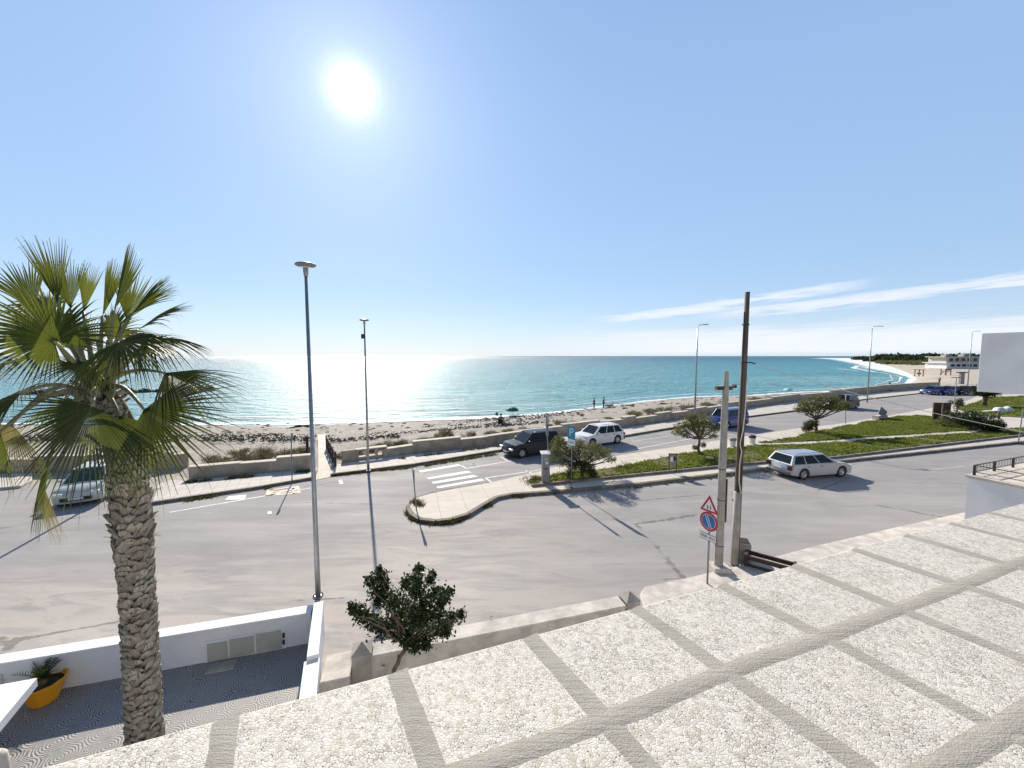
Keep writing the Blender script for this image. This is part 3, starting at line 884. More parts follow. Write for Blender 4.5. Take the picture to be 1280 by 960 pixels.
# ------------------------------------------------------------------ the house under the viewer: wide terrace roof
ROOF = 5.9
root = empty('house', UV(2, -2, 0), 0, 'pale house with a wide flat roof of white marble-chip paving', 'house')
rl = root.location
loc = lambda u, v, z: tuple(UV(u, v, z) - rl)
mb = MB()
mb.prism([loc(u, v, 0)[:2] for u, v in ((-4, -6), (8.7, -6), (8.7, 1.33), (-4, 1.33))], ROOF - 0.16, ROOF)
edge = mb.build('roof', MT['pebble'], root, bevel=0.015)
MB().prism([loc(u, v, 0)[:2] for u, v in ((-3.7, -5.8), (8.5, -5.8), (8.5, 1.1), (-3.7, 1.1))], 0.0, ROOF - 0.16).build('wall', MT['white'], root)
def grout(u0, v0, u1, v1, wd, z, seed):
    mb = MB()
    n = int(math.hypot(u1 - u0, v1 - v0) / 0.03)
    a, b = Vector((u0, v0, 0)), Vector((u1, v1, 0))
    d = (b - a).normalized(); nn = Vector((-d.y, d.x, 0))
    for i in range(n + 1):
        p = a.lerp(b, i / n)
        cw = 0.012 * noise.noise(Vector((i * 0.05, seed, 0)))
        wl = wd / 2 * (1 + 0.22 * noise.noise(Vector((i * 0.10, seed * 3.1, 1)))) + 0.004 * noise.noise(Vector((i * 0.9, seed, 5)))
        wr = wd / 2 * (1 + 0.22 * noise.noise(Vector((i * 0.10, seed * 3.1, 9)))) + 0.004 * noise.noise(Vector((i * 0.9, seed, 8)))
        for off, dz in ((-wr, -z - 0.0004), (-wr + 0.02, 0.0), (0, 0.0004), (wl - 0.02, 0.0), (wl, -z - 0.0004)):
            q = p + nn * (off + cw)
            mb.v.append(tuple(UV(q.x, q.y, ROOF + z + dz) - rl))
    for i in range(n):
        for j in range(4):
            k = i * 5 + j
            mb.f.append((k, k + 1, k + 6, k + 5))
    return mb
gr = MB()
for k in range(-8, 18):
    u0 = 0.055 + 0.5 * k
    m_ = grout(u0, 1.325, u0 + 0.2 * 3.9, -2.57, 0.078, 0.0014, k + 20)
    gr.add(m_.v, m_.f)
gr.build('cross_grout', MT['grout'], root)
gr = MB()
for j, v in enumerate((0.927, 0.50, 0.07, -0.36, -0.8, -1.2, -1.6, -2.0, -2.4)):
    m_ = grout(-3.9, v, 8.6, v, 0.070, 0.0022, 60 + j)
    gr.add(m_.v, m_.f)
gr.build('main_grout', MT['grout'], root)

# ------------------------------------------------------------------ courtyard with white wall on the left
WH = 0.80
c_in = P(390, 804)                       # inner corner foot
w0 = P(75, 862)
wd_ = (c_in - w0).normalized()
wn = Vector((-wd_.y, wd_.x, 0))
far_l = c_in - wd_ * 13
side = (P(394, 862, WH) - P(404, 753, WH)).normalized(); side.z = 0; side.normalize()
sn = Vector((-side.y, side.x, 0))       # towards the right
root = empty('courtyard_wall', (c_in.x, c_in.y, 0), 0, 'low white plastered wall round the patterned courtyard, with a flush cabinet', 'wall')
def rel(p): return (p.x - c_in.x, p.y - c_in.y)
MB().prism([rel(q) for q in (far_l, c_in, c_in + wn * 0.26, far_l + wn * 0.26)], -0.1, WH - 0.07).build('street_side', MT['white'], root, bevel=0.008)
MB().prism([rel(q) for q in (far_l - wn * 0.02, c_in - wn * 0.02, c_in + wn * 0.30, far_l + wn * 0.30)], WH - 0.0695, WH).build('coping', MT['white'], root, bevel=0.008)
s1 = c_in + wn * 0.33
MB().prism([rel(q) for q in (s1 + sn * 0.003, s1 + side * 1.9, s1 + side * 1.9 + sn * 0.22, s1 + sn * 0.22)], -0.1, WH + 0.02).build('garden_side', MT['white'], root, bevel=0.008)
MB().prism([rel(q) for q in (s1 + side * 1.903 - sn * 0.05, s1 + side * 4.6 - sn * 0.05, s1 + side * 4.6 + sn * 0.24, s1 + side * 1.903 + sn * 0.24)], -0.1, WH - 0.06).build('gate_pillar', MT['white'], root, bevel=0.008)
# cabinet doors flush on the inner face
def wallpt(x, y):                        # pixel -> point on the inner face
    # intersect view ray with the vertical plane of the inner face
    r = PD(x, y, 1.0) - Vector((0, 0, CAM_H))
    t = (c_in - Vector((0, 0, CAM_H))).dot(wn) / r.dot(wn)
    return Vector((0, 0, CAM_H)) + r * t
def wall_panel(x0, x1, yt, yb, thick, name, m, parent, lift=0.0):
    a, b = wallpt(x0, (yt + yb) / 2), wallpt(x1, (yt + yb) / 2)
    zt, zb = wallpt((x0 + x1) / 2, yt).z, wallpt((x0 + x1) / 2, yb).z
    c = (a + b) / 2 - wn * (thick / 2 + lift)
    return MB().box((c.x - c_in.x, c.y - c_in.y, (zt + zb) / 2), ((b - a).length, thick, zt - zb), math.atan2(wd_.y, wd_.x)).build(name, m, parent, bevel=0.006)
cf = wall_panel(256, 357, 793, 819, 0.02, 'cabinet', MT['white'], root, 0.001)
wall_panel(260, 285, 802, 825, 0.02, 'cabinet_door', MT['cabinet'], cf, 0.022)
wall_panel(288, 318, 796, 818, 0.02, 'cabinet_door', MT['cabinet'], cf, 0.022)
wall_panel(321, 352, 789, 812, 0.02, 'cabinet_door', MT['cabinet'], cf, 0.022)
wall_panel(353.5, 356.5, 790, 796, 0.03, 'lock', MT['darkmetal'], cf, 0.023)
wall_panel(353.5, 356.5, 798.5, 804, 0.03, 'lock', MT['darkmetal'], cf, 0.023)
wall_panel(-4, 4, 842, 858, 0.05, 'socket_box', MT['signwhite'], root, 0.001)
cy = [far_l, c_in, c_in + side * 9, far_l + side * 9 - wd_ * 0]
struct(MB().sheet([Vector((p.x, p.y, 0.012)) for p in cy]), 'courtyard_floor', MT['fan'])
a = P(277, 835)
t = tag(MB().box((0, 0, 0.03), (0.55, 0.28, 0.05), math.atan2(wd_.y, wd_.x)).build('drain_cover', MT['concrete'], bevel=0.008), 'pale rectangular cover lying on the courtyard floor below the cabinet', 'cover')
t.location = (a.x, a.y, 0)

# old garden wall with pyramid-capped pillars
GH = 0.62
p0, p1 = P(463, 821, GH), P(783, 757.5, GH)
gd = (p1 - p0).normalized(); gn = Vector((-gd.y, gd.x, 0)); ga = math.atan2(gd.y, gd.x); GL = (p1 - p0).length
root = empty('garden_wall', (p0.x, p0.y, 0), ga, 'old low garden wall with wide coping and pyramid capped pillars', 'wall')
MB().box((GL / 2, 0.20, GH / 2 - 0.05), (GL, 0.32, GH)).build('wall_body', MT['oldstone'], root, bevel=0.01)
MB().box((GL / 2, 0.20, GH - 0.02), (GL - 0.01, 0.42, 0.07)).build('coping', MT['oldstone'], root, bevel=0.015)
for x in (-0.18, GL + 0.20):
    pm = MB()
    pm.box((x, 0.18, GH / 2 + 0.02), (0.38, 0.40, GH + 0.12))
    z = GH + 0.083
    pm.add([(x - .21, -.04, z), (x + .21, -.04, z), (x + .21, .40, z), (x - .21, .40, z), (x, .18, z + .17)], [(0, 1, 4), (1, 2, 4), (2, 3, 4), (3, 0, 4), (3, 2, 1, 0)])
    pm.build('pillar', MT['concrete'], root)
MB().box((-0.66, 0.1, 0.24), (0.56, 0.75, 0.5)).build('low_block', MT['oldstone'], root, bevel=0.02)

# ------------------------------------------------------------------ neighbouring house at the right edge
TZ = 3.5
cA = P(1210.5, 593.5, TZ)
root = empty('neighbour_house', (cA.x, cA.y, 0), R(20), 'white neighbouring house with a low terrace and an overhanging solid parapet at the right edge', 'house')
# local axes after rotation: +x along the sea front, -y towards the viewer's street line
MB().box((5, -2.5, (TZ - 0.08) / 2), (10, 5, TZ - 0.08)).build('terrace_wall', MT['white'], root)
MB().box((5, -2.5, TZ - 0.04), (10.1, 5.1, 0.08)).build('terrace_floor', MT['oldstone'], root, bevel=0.01)
zt, zb = PD(1216, 416.5, cA.y).z, PD(1216, 489.5, cA.y).z
MB().box((4.05, -4.5, (zt + zb) / 2), (8, 9, zt - zb)).build('parapet', MT['white'], root, bevel=0.01)
MB().box((5, -5.9, (TZ + zb) / 2), (8, 7.0, zb - TZ)).build('upper_wall', MT['white'], root)
rail = MB()
RH = 0.30
posts = [(0.1 + 1.15 * k, -0.08) for k in range(5)]
rail.tube([(0.1, -0.08, TZ + RH), (4.8, -0.08, TZ + RH)], 0.016, 6)
rail.tube([(0.1, -0.08, TZ + RH), (0.1, -3.2, TZ + RH)], 0.014, 6)
rail.tube([(0.1, -0.08, TZ + RH * 0.35), (0.1, -3.2, TZ + RH * 0.35)], 0.010, 6)
rail.tube([(0.1, -0.08, TZ + RH * 0.35), (4.8, -0.08, TZ + RH * 0.35)], 0.010, 6)
for k in range(26):
    x = 0.2 + k * 0.18
    rail.tube([(x, -0.08, TZ + RH * 0.35), (x + 0.06, -0.08, TZ + RH * .7), (x, -0.08, TZ + RH)], 0.006, 4)
rr = rail.build('railing', MT['darkmetal'], root)
for (x, y) in posts + [(0.1, -1.3), (0.1, -2.5)]:
    MB().box((x, y, TZ + RH / 2), (0.05, 0.05, RH)).build('railing_post', MT['darkmetal'], rr)
# ------------------------------------------------------------------ cars
def car(label, col, L=4.5, W=1.75, H=1.45, wb=2.62, kind='estate', rims='rim', glass='glass', group=None):
    """front towards +x, wheels on z = 0, origin midway between the axles"""
    root = empty('parked_car', (0, 0, 0), 0, label, 'car', group)
    xf, xr = wb / 2, -wb / 2
    front = xf + (L - wb) * 0.49
    rear = xr - (L - wb) * 0.51
    rw = 0.32 if kind == 'estate' else 0.35
    ra = rw + 0.055
    suv = kind in ('suv', 'van')
    belt = H * (0.60 if suv else 0.615)
    hood = belt - (0.04 if suv else 0.07)
    cowl = xf - (0.28 if kind == 'estate' else 0.20)
    if kind == 'van': cowl = xf + 0.1
    zb = 0.22
    prof = [(rear + 0.06, zb + 0.06), (xr - ra, zb)]
    for k in range(9):
        a = math.pi - math.pi * k / 8
        prof.append((xr + ra * math.cos(a), rw + ra * math.sin(a) * 1.0))
    prof.append((xr + ra, zb))
    prof.append((xf - ra, zb))
    for k in range(9):
        a = math.pi - math.pi * k / 8
        prof.append((xf + ra * math.cos(a), rw + ra * math.sin(a)))
    prof += [(xf + ra, zb), (front - 0.08, zb - 0.02), (front, 0.36), (front - 0.01, 0.52), (front - 0.07, 0.66), (front - 0.28, hood - 0.05), (front - 0.6, hood), (cowl, belt)]
    prof += [(xr - 0.1, belt + 0.01), (rear + 0.12, belt - 0.01), (rear + 0.03, belt - 0.16), (rear, 0.5), (rear + 0.01, 0.36)]
    # the wheel arch rows start at the sill
    prof = [(x, max(z, zb - 0.03)) for x, z in prof]
    sl = [-1, -0.97, -0.88, -0.5, 0, 0.5, 0.88, 0.97, 1]
    mb = MB()
    n = len(prof)
    for t in sl:
        at = abs(t)
        for x, z in prof:
            k = max(0.0, (abs(x) - (L / 2 - 0.55)) / 0.55)
            x2 = x - math.copysign(k * 0.22 * at ** 3, x)
            tum = max(0, (z - 0.55)) * 0.12 + max(0, 0.45 - z) * 0.10
            y2 = t * (W / 2 - (tum if at > 0.4 else 0) * at)
            crown = 0.03 * (1 - at * at) if z > belt - 0.12 else 0
            drop = (0.025 if at == 1 and z > hood - 0.1 else 0)
            mb.v.append((x2, y2, z + crown - drop))
    for s_ in range(len(sl) - 1):
        for i in range(n):
            j = (i + 1) % n
            a = s_ * n
            mb.f.append((a + i, a + j, a + n + j, a + n + i))
    mb.f.append(tuple(range(n)))
    mb.f.append(tuple(range((len(sl) - 1) * n + n - 1, (len(sl) - 1) * n - 1, -1)))
    body = mb.build('body', MT[col], root, smooth=True)
    body.modifiers.new('e', 'EDGE_SPLIT').split_angle = R(32)
    # greenhouse
    yb = W / 2 - (belt - 0.55) * 0.12 - 0.03
    yt = W / 2 - 0.27
    if kind == 'estate': bx = [cowl, cowl - 0.78, rear + 0.42, rear + 0.10]
    elif kind == 'suv': bx = [cowl, cowl - 0.72, rear + 0.55, rear + 0.10]
    elif kind == 'van': bx = [cowl, cowl - 0.55, rear + 0.22, rear + 0.08]
    else: bx = [cowl, cowl - 0.72, rear + 0.62, rear + 0.14]
    zr = H
    z0 = belt - 0.02
    c8 = [Vector((bx[0], -yb, z0)), Vector((bx[0], yb, z0)), Vector((bx[3], yb, z0)), Vector((bx[3], -yb, z0)),
          Vector((bx[1], -yt, zr - .05)), Vector((bx[1], yt, zr - .05)), Vector((bx[2], yt, zr - 0.07)), Vector((bx[2], -yt, zr - 0.07))]
    mb = MB().add(c8, [(1, 0, 4, 5), (2, 1, 5, 6), (3, 2, 6, 7), (0, 3, 7, 4)])
    mb.build('cabin_frame', MT[col], root, bevel=0.02)
    rf = MB()
    nx, ny = 8, 6
    for i in range(nx + 1):
        for j in range(ny + 1):
            u, v = i / nx, j / ny * 2 - 1
            x = bx[1] + (bx[2] - bx[1]) * u
            rf.v.append((x, v * (yt + 0.012), zr - 0.05 - 0.02 * u + 0.055 * (1 - v ** 4) * (0.35 + 0.65 * math.sin(math.pi * (0.12 + 0.80 * u)))))
    for i in range(nx):
        for j in range(ny):
            k = i * (ny + 1) + j
            rf.f.append((k, k + 1, k + ny + 2, k + ny + 1))
    rf.build('roof', MT[col], root, smooth=True)
    def quad(name, A, B, C, D, u0, u1, v0, v1, m, off=0.012, ins=None, parent=root):
        def bl(u, v): return (A * (1 - u) + B * u) * (1 - v) + (D * (1 - u) + C * u) * v
        q = [bl(u0, v0), bl(u1, v0), bl(u1, v1), bl(u0, v1)]
        if ins: q = [bl(*p) for p in ins]
        nrm = (q[1] - q[0]).cross(q[3] - q[0]).normalized()
        mb = MB().add([p + nrm * off for p in q] + [p - nrm * 0.02 for p in q],
                      [(0, 1, 2, 3), (0, 4, 5, 1), (1, 5, 6, 2), (2, 6, 7, 3), (3, 7, 4, 0)])
        return mb.build(name, MT[m], parent)
    g_ = glass
    quad('windscreen', c8[0], c8[1], c8[5], c8[4], 0.05, 0.95, 0.06, 0.95, g_, parent=root)
    quad('rear_window', c8[2], c8[3], c8[7], c8[6], 0.08, 0.92, 0.14 if kind != 'estate' else .1, 0.90, g_)
    Ls = bx[0] - bx[3]
    # side windows: A..D pillars (fractions along the bottom edge, back to front)
    cuts = [(0.06, 0.30), (0.33, 0.60), (0.63, 0.93)] if kind != 'hatch' else [(0.10, 0.34), (0.37, 0.62), (0.65, 0.93)]
    for y, (A, B, C, D) in (('l', (c8[2], c8[1], c8[5], c8[6])), ('r', (c8[3], c8[0], c8[4], c8[7]))):
        for a, b in cuts:
            ins = [(a, 0.08), (b, 0.08), (min(b, 0.97), 0.90), (a, 0.90)]
            if y == 'r': ins = [(b, 0.08), (a, 0.08), (a, 0.90), (b, 0.90)]
            # reverse so that the normal points outwards
            w_ = quad('side_window', A, B, C, D, 0, 1, 0, 1, g_, 0.012, ins=ins[::-1] if y == 'l' else ins[::-1])
    # lights, plates, bumper strips, mirrors, handles
    for s_ in (-1, 1):
        MB().box((front - 0.13, s_ * (W / 2 - 0.24), 0.63), (0.20, 0.32, 0.13)).build('headlight', MT['lamp'], root, bevel=0.03)
        MB().box((rear + 0.075, s_ * (W / 2 - 0.17), belt - 0.20), (0.12, 0.22, 0.24 if kind != 'suv' else 0.2)).build('tail_light', MT['redlens'], root, bevel=0.02)
        mm = MB().box((cowl - 0.35, s_ * (W / 2 + 0.07), belt + 0.10), (0.12, 0.17, 0.12)).build('wing_mirror', MT[col], root, bevel=0.03)
        for dx in (cowl - 1.15, cowl - 2.05):
            if dx > rear + 0.6:
                MB().box((dx, s_ * (W / 2 - 0.02), belt - 0.13), (0.16, 0.03, 0.03)).build('door_handle', MT['plastic'], root)
    MB().box((front - 0.01, 0, 0.40), (0.05, W * 0.62, 0.16)).build('grille', MT['plastic'], root, bevel=0.01)
    MB().box((front + 0.012, 0, 0.42), (0.02, 0.5, 0.11)).build('number_plate', MT['plate'], root)
    MB().box((rear - 0.004, 0, 0.62), (0.02, 0.5, 0.11)).build('number_plate', MT['plate'], root)
    MB().box((rear + 0.03, 0, 0.33), (0.12, W * 0.86, 0.10)).build('bumper', MT['plastic'], root, bevel=0.02)
    MB().box((0, 0, 0.36), (L - 0.7, W - 0.34, 0.34)).build('underbody', MT['plastic'], root)
    if kind != 'hatch':
        for s_ in (-1, 1):
            MB().tube([(bx[1] - 0.2, s_ * (yt - 0.03), zr - 0.02), (bx[1] - 0.3, s_ * (yt - 0.03), zr + 0.03), (bx[2] + 0.3, s_ * (yt - 0.03), zr + 0.02), (bx[2] + 0.2, s_ * (yt - 0.03), zr - 0.03)], 0.014, 6).build('roof_rail', MT['greymetal'], root)
    for x in (xf, xr):
        for s_ in (-1, 1):
            wh = bpy.data.objects.new('wheel', None); COL.objects.link(wh); wh.parent = root
            y = s_ * (W / 2 - 0.12)
            prof_t = [(rw * 0.62, -0.09), (rw * 0.94, -0.105), (rw, -0.07), (rw, 0.07), (rw * 0.94, 0.105), (rw * 0.62, 0.09)]
            Mx = Matrix.Translation((x, y, rw)) @ Matrix.Rotation(R(90), 4, 'X')
            MB().lathe(prof_t, 28).build('tyre', MT['tyre'], wh, smooth=True, M=Mx)
            rm = MB().lathe([(rw * 0.64, 0.075), (rw * 0.60, 0.07), (rw * 0.52, 0.045), (rw * 0.52, 0.0)], 24)
            for q in range(5):
                a = 2 * math.pi * q / 5
                rm.box((math.cos(a) * rw * 0.32, math.sin(a) * rw * 0.32, 0.06), (rw * 0.60, rw * 0.17, 0.03), a)
            rm.lathe([(0.0, 0.085), (0.06, 0.08), (0.07, 0.05)], 14)
            rm.add([(math.cos(k * math.pi / 8) * rw * 0.53, math.sin(k * math.pi / 8) * rw * 0.53, 0.012) for k in range(16)], [tuple(range(16))])
            Mr = Mx if s_ < 0 else Matrix.Translation((x, y, rw)) @ Matrix.Rotation(R(-90), 4, 'X')
            rm.build('rim', MT[rims], wh, M=Mr)
    return root

def place_car(o, A, B, side, W):
    """A, B = ground contacts of rear and front wheel on the near side (world), side = +1 if they are the car's left wheels"""
    d = (B - A); d.z = 0; d.normalize()
    left = Vector((-d.y, d.x, 0))
    mid = (A + B) / 2 - left * side * (W / 2 - 0.12)
    o.location = (mid.x, mid.y, o.location.z)
    o.rotation_euler = (0, 0, math.atan2(d.y, d.x))

c = car('silver estate car parked beside the grassed central reservation', 'silver', L=4.4, W=1.76, H=1.43, wb=2.62, kind='estate')
place_car(c, P(1003, 599.5), P(1049.5, 596), -1, 1.76)
RD = Vector((math.sin(R(61)), math.cos(R(61)), 0))
c = car('dark grey suv parked facing left by the sea wall near the crosswalk', 'navy', L=4.4, W=1.82, H=1.66, wb=2.6, kind='suv')
f = P(652, 572.5); place_car(c, f + RD * 2.6, f, 1, 1.82)
c = car('white compact suv parked by the sea wall behind the island shrub', 'carwhite', L=4.3, W=1.8, H=1.58, wb=2.6, kind='suv')
r_ = P(771, 554.5); place_car(c, r_, r_ - RD * 2.6, 1, 1.8)
c = car('blue van parked by the sea wall behind the wooden pole', 'blue', L=4.6, W=1.8, H=1.85, wb=2.7, kind='van')
r_ = P(929, 533); place_car(c, r_, r_ - RD * 2.7, 1, 1.8)
c = car('black suv parked by the sea wall at the foot of the street lamp', 'black', L=4.6, W=1.85, H=1.85, wb=2.7, kind='suv')
r_ = P(1070, 510.5); place_car(c, r_, r_ - RD * 2.7, 1, 1.85)
c = car('pale hatchback parked nose towards the road behind the palm trunk', 'beige', L=4.0, W=1.68, H=1.5, wb=2.45, kind='hatch', glass='glass_green')
hd = Vector((0.52, -0.85, 0)).normalized()
cpos = P(96, 634)
c.location = (*(cpos - hd * 1.95).xy, 0); c.rotation_euler = (0, 0, math.atan2(hd.y, hd.x))
RD2 = Vector((math.sin(R(78)), math.cos(R(78)), 0))
for px, lab in ((1166, 'blue car at the left end of the far row by the beach'), (1186, 'blue car in the middle of the far row by the beach'), (1206, 'dark blue car at the right end of the far row by the beach')):
    c = car(lab, 'blue' if px != 1206 else 'navy', L=4.2, W=1.75, H=1.6, wb=2.5, kind='suv', group='far row of blue cars by the beach')
    p = P(px, 493.2)
    c.location = (p.x, p.y, 0); c.rotation_euler = (0, 0, math.atan2(-RD2.y, -RD2.x))

# ------------------------------------------------------------------ street lamps
def disc_lamp(base, h, label, r=0.27, box=False):
    root = empty('street_lamp', base, 0, label, 'street lamp', 'disc headed street lamps')
    MB().tube([(0, 0, 0), (0, 0, 1.0), (0, 0, h - 0.25)], [0.078, 0.07, 0.04], 14).build('pole', MT['galv'], root, smooth=True)
    MB().lathe([(0, 0.02), (0.10, 0.02), (0.10, 0.0), (0.14, 0.0), (0.14, 0.03)], 12).build('base_plate', MT['galv'], root)
    MB().lathe([(0.05, h - 0.32), (0.065, h - 0.2), (0.07, h - 0.10), (0.045, h - 0.05)], 12).build('collar', MT['galv'], root, smooth=True)
    MB().lathe([(0.0, h - 0.075), (0.04, h - 0.075), (r * 0.72, h - 0.055), (r * 0.98, h - 0.02), (r, h), (r * 0.9, h + 0.03), (r * 0.5, h + 0.06), (0.0, h + 0.075)], 28).build('lamp_head', MT['greymetal'], root, smooth=True)
    MB().lathe([(0.05, h - 0.083), (r * 0.6, h - 0.068)], 24).build('lens', MT['lamp'], root)
    if box:
        MB().box((-0.08, -0.02, h - 0.95), (0.22, 0.12, 0.28)).build('control_box', MT['darkmetal'], root, bevel=0.015)
    return root
Y1 = 10.75
b1 = PD(398, 752, Y1)
disc_lamp((b1.x, b1.y, 0), PD(381, 331, Y1).z, 'tall street lamp with disc head just outside the white courtyard wall')
b2 = P(460.5, 588, 0.1)
disc_lamp((b2.x, b2.y, 0.1), PD(454, 400, b2.y).z - 0.1, 'street lamp with disc head and small box, standing by the wall seat', box=True)
b3 = P(152, 612, 0)
disc_lamp((b3.x, b3.y, 0), 9.0, 'street lamp partly hidden behind the palm crown and trunk')

def arm_lamp(base, h, label, arm=0.75):
    root = empty('street_lamp', base, 0, label, 'street lamp', 'arm street lamps along the seafront')
    MB().tube([(0, 0, 0), (0, 0, h * 0.5), (0, 0, h - 0.3)], [0.095, 0.075, 0.05], 12).build('pole', MT['galv'], root, smooth=True)
    MB().tube([(0, 0, h - 0.32), (0.03, 0, h - 0.12), (0.14, 0, h - 0.03), (arm * 0.6, 0, h + 0.02)], 0.035, 8).build('arm', MT['galv'], root, smooth=True)
    MB().box((arm * 0.85, 0, h + 0.03), (arm * 0.62, 0.22, 0.08)).build('lamp_head', MT['greymetal'], root, bevel=0.03)
    return root
for (bx_, by_, tx, ty, lab) in ((868, 530, 875, 406, 'tall arm street lamp rising behind the middle roadside tree'),
                                 (1084, 502, 1088, 408, 'tall arm street lamp by the sea wall at the black suv'),
                                 (1209, 488.5, 1215, 414, 'farthest arm street lamp beside the white parapet on the right')):
    p = P(bx_, by_, 0.1)
    arm_lamp((p.x, p.y, 0.0), PD(tx, ty, p.y).z, lab, 0.9 if by_ > 520 else 1.4)

# ------------------------------------------------------------------ sign posts
def sign_axes(deg):
    a = R(deg)
    ax = Vector((math.cos(a), math.sin(a), 0))       # horizontal axis of the plate, reading left to right
    nm = Vector((math.sin(a), -math.cos(a), 0))      # faces the reader
    return ax, nm
def plate_matrix(deg, x, z, off=0.0):
    ax, nm = sign_axes(deg)
    M = Matrix(((ax.x, 0, nm.x, nm.x * off), (ax.y, 0, nm.y, nm.y * off), (0, 1, 0, z), (0, 0, 0, 1)))
    return M @ Matrix.Translation((x, 0, 0))
def flat(poly, t):
    return MB().prism(poly, -t / 2, t / 2)
def circ(r, n=36, cx=0, cy=0): return [(cx + r * math.cos(2 * math.pi * k / n), cy + r * math.sin(2 * math.pi * k / n)) for k in range(n)]
# the near no-parking sign with warning triangle and hours plate
sb = PD(883.5, 745, 11.2)
sx = sb.x
root = empty('road_sign', (sx, 11.2, 0), 0, 'no parking sign under a red bordered triangle on a thin post by the roof edge', 'road sign')
top = PD(884, 619, 11.2).z
MB().tube([(0, 0, 0.05), (0, 0, top - 0.1)], 0.028, 10).build('post', MT['greymetal'], root, smooth=True)
DG = -62
zc = PD(883, 651.5, 11.2).z
tri = lambda s, dz=0: [(-s, -s * 0.577 + dz), (s, -s * 0.577 + dz), (0, s * 1.155 + dz)]
zt_ = top - 0.335
MT_ = 0.045
flat(tri(0.30), 0.01).build('triangle_plate', MT['signred'], root, M=plate_matrix(DG, 0, zt_, MT_))
tp = flat(tri(0.195), 0.004).build('triangle_face', MT['signwhite'], root, M=plate_matrix(DG, 0, zt_, MT_ + 0.008))
ar = flat([(-0.07, -0.05), (-0.045, -0.05), (-0.045, 0.03), (-0.03, 0.03), (-0.0575, 0.075), (-0.085, 0.03), (-0.07, 0.03)], 0.003)
ar.build('arrow', MT['signblack'], root, M=plate_matrix(DG, 0.015, zt_ - 0.05, MT_ + 0.012))
ar = flat([(0.04, 0.08), (0.06, 0.08), (0.06, 0.0), (0.075, 0.0), (0.05, -0.045), (0.025, 0.0), (0.04, 0.0)], 0.003)
ar.build('arrow', MT['signblack'], root, M=plate_matrix(DG, 0.0, zt_ - 0.04, MT_ + 0.012))
flat(circ(0.29), 0.01).build('round_plate', MT['signred'], root, M=plate_matrix(DG, 0, zc, MT_))
flat(circ(0.225), 0.004).build('round_rim', MT['signwhite'], root, M=plate_matrix(DG, 0, zc, MT_ + 0.008))
flat(circ(0.212), 0.004).build('round_face', MT['signblue'], root, M=plate_matrix(DG, 0, zc, MT_ + 0.012))
for dx in (-0.035, 0.035):
    M = plate_matrix(DG, dx, zc, MT_ + 0.0155) @ Matrix.Rotation(R(22), 4, 'Z')
    flat([(-0.009, -0.2), (0.009, -0.2), (0.009, 0.2), (-0.009, 0.2)], 0.004).build('slash', MT['signwhite'], root, M=M)
zp = PD(883, 671, 11.2).z
flat([(-0.27, -0.1), (0.27, -0.1), (0.27, 0.1), (-0.27, 0.1)], 0.008).build('hours_border', MT['signblack'], root, M=plate_matrix(DG, 0, zp, MT_))
hp = flat([(-0.255, -0.086), (0.255, -0.086), (0.255, 0.086), (-0.255, 0.086)], 0.004).build('hours_plate', MT['signwhite'], root, M=plate_matrix(DG, 0, zp, MT_ + 0.007))
text_mesh('hours_text', '00.00 - 00.24', 0.1, MT['signblack'], hp, plate_matrix(DG, 0, zp, MT_ + 0.011), 0.44)

# blue parking sign on the central reservation
p = P(714, 609.5, KZ)
root = empty('road_sign', (p.x, p.y, KZ), 0, 'blue parking sign with P on a slim post beside the ticket machine', 'road sign')
tz, bz, mz = (PD(714, y, p.y).z - KZ for y in (532.5, 557, 549))
MB().tube([(0, 0, 0), (0, 0, tz)], 0.025, 8).build('post', MT['greymetal'], root, smooth=True)
MB().lathe([(0, 0.03), (0.1, 0.02), (0.11, 0)], 10).build('base_plate', MT['darkmetal'], root)
DP = -48
hh = (tz - mz) / 2
flat([(-0.25, -hh), (0.25, -hh), (0.25, hh), (-0.25, hh)], 0.01).build('parking_plate', MT['signcyan'], root, M=plate_matrix(DP, 0, (tz + mz) / 2, 0.035))
text_mesh('letter', 'P', 0.62, MT['signwhite'], root, plate_matrix(DP, 0, (tz + mz) / 2, 0.043), 0.26)
h2 = (mz - bz) / 2 - 0.01
sp_ = flat([(-0.25, -h2), (0.25, -h2), (0.25, h2), (-0.25, h2)], 0.01).build('lower_plate', MT['signwhite'], root, M=plate_matrix(DP, 0, (mz + bz) / 2, 0.035))
flat([(-0.15, -0.02), (0.15, -0.02), (0.15, 0.02), (-0.15, 0.02)], 0.004).build('line', MT['signcyan'], sp_, M=plate_matrix(DP, 0, (mz + bz) / 2, 0.043))

def edge_sign(base_px, top_px, label, pl_w, pl_h, deg, z0=0.0, plate_mat='signwhite', lean=0.0):
    p = P(*base_px, z0)
    root = empty('road_sign', (p.x, p.y, z0), 0, label, 'road sign')
    h = PD(*top_px, p.y).z - z0
    tx = PD(*top_px, p.y).x - p.x
    MB().tube([(0, 0, 0), (tx, 0, h - 0.02)], 0.028, 8).build('post', MT['greymetal'], root, smooth=True)
    M = Matrix.Translation((tx * (h - pl_h / 2) / h, 0, 0)) @ plate_matrix(deg, 0, h - pl_h / 2, 0.035)
    flat([(-pl_w / 2, -pl_h / 2), (pl_w / 2, -pl_h / 2), (pl_w / 2, pl_h / 2), (-pl_w / 2, pl_h / 2)], 0.012).build('plate', MT[plate_mat], root, M=M)
    return root
edge_sign((687.5, 604), (682.5, 519), 'sign post behind the ticket machine, its plate seen almost edge on', 0.42, 1.1, 103, KZ, 'greymetal')
edge_sign((520.5, 637), (516, 586), 'short leaning sign post on the rounded tip of the reservation', 0.3, 0.75, 100, KZ, 'greymetal')
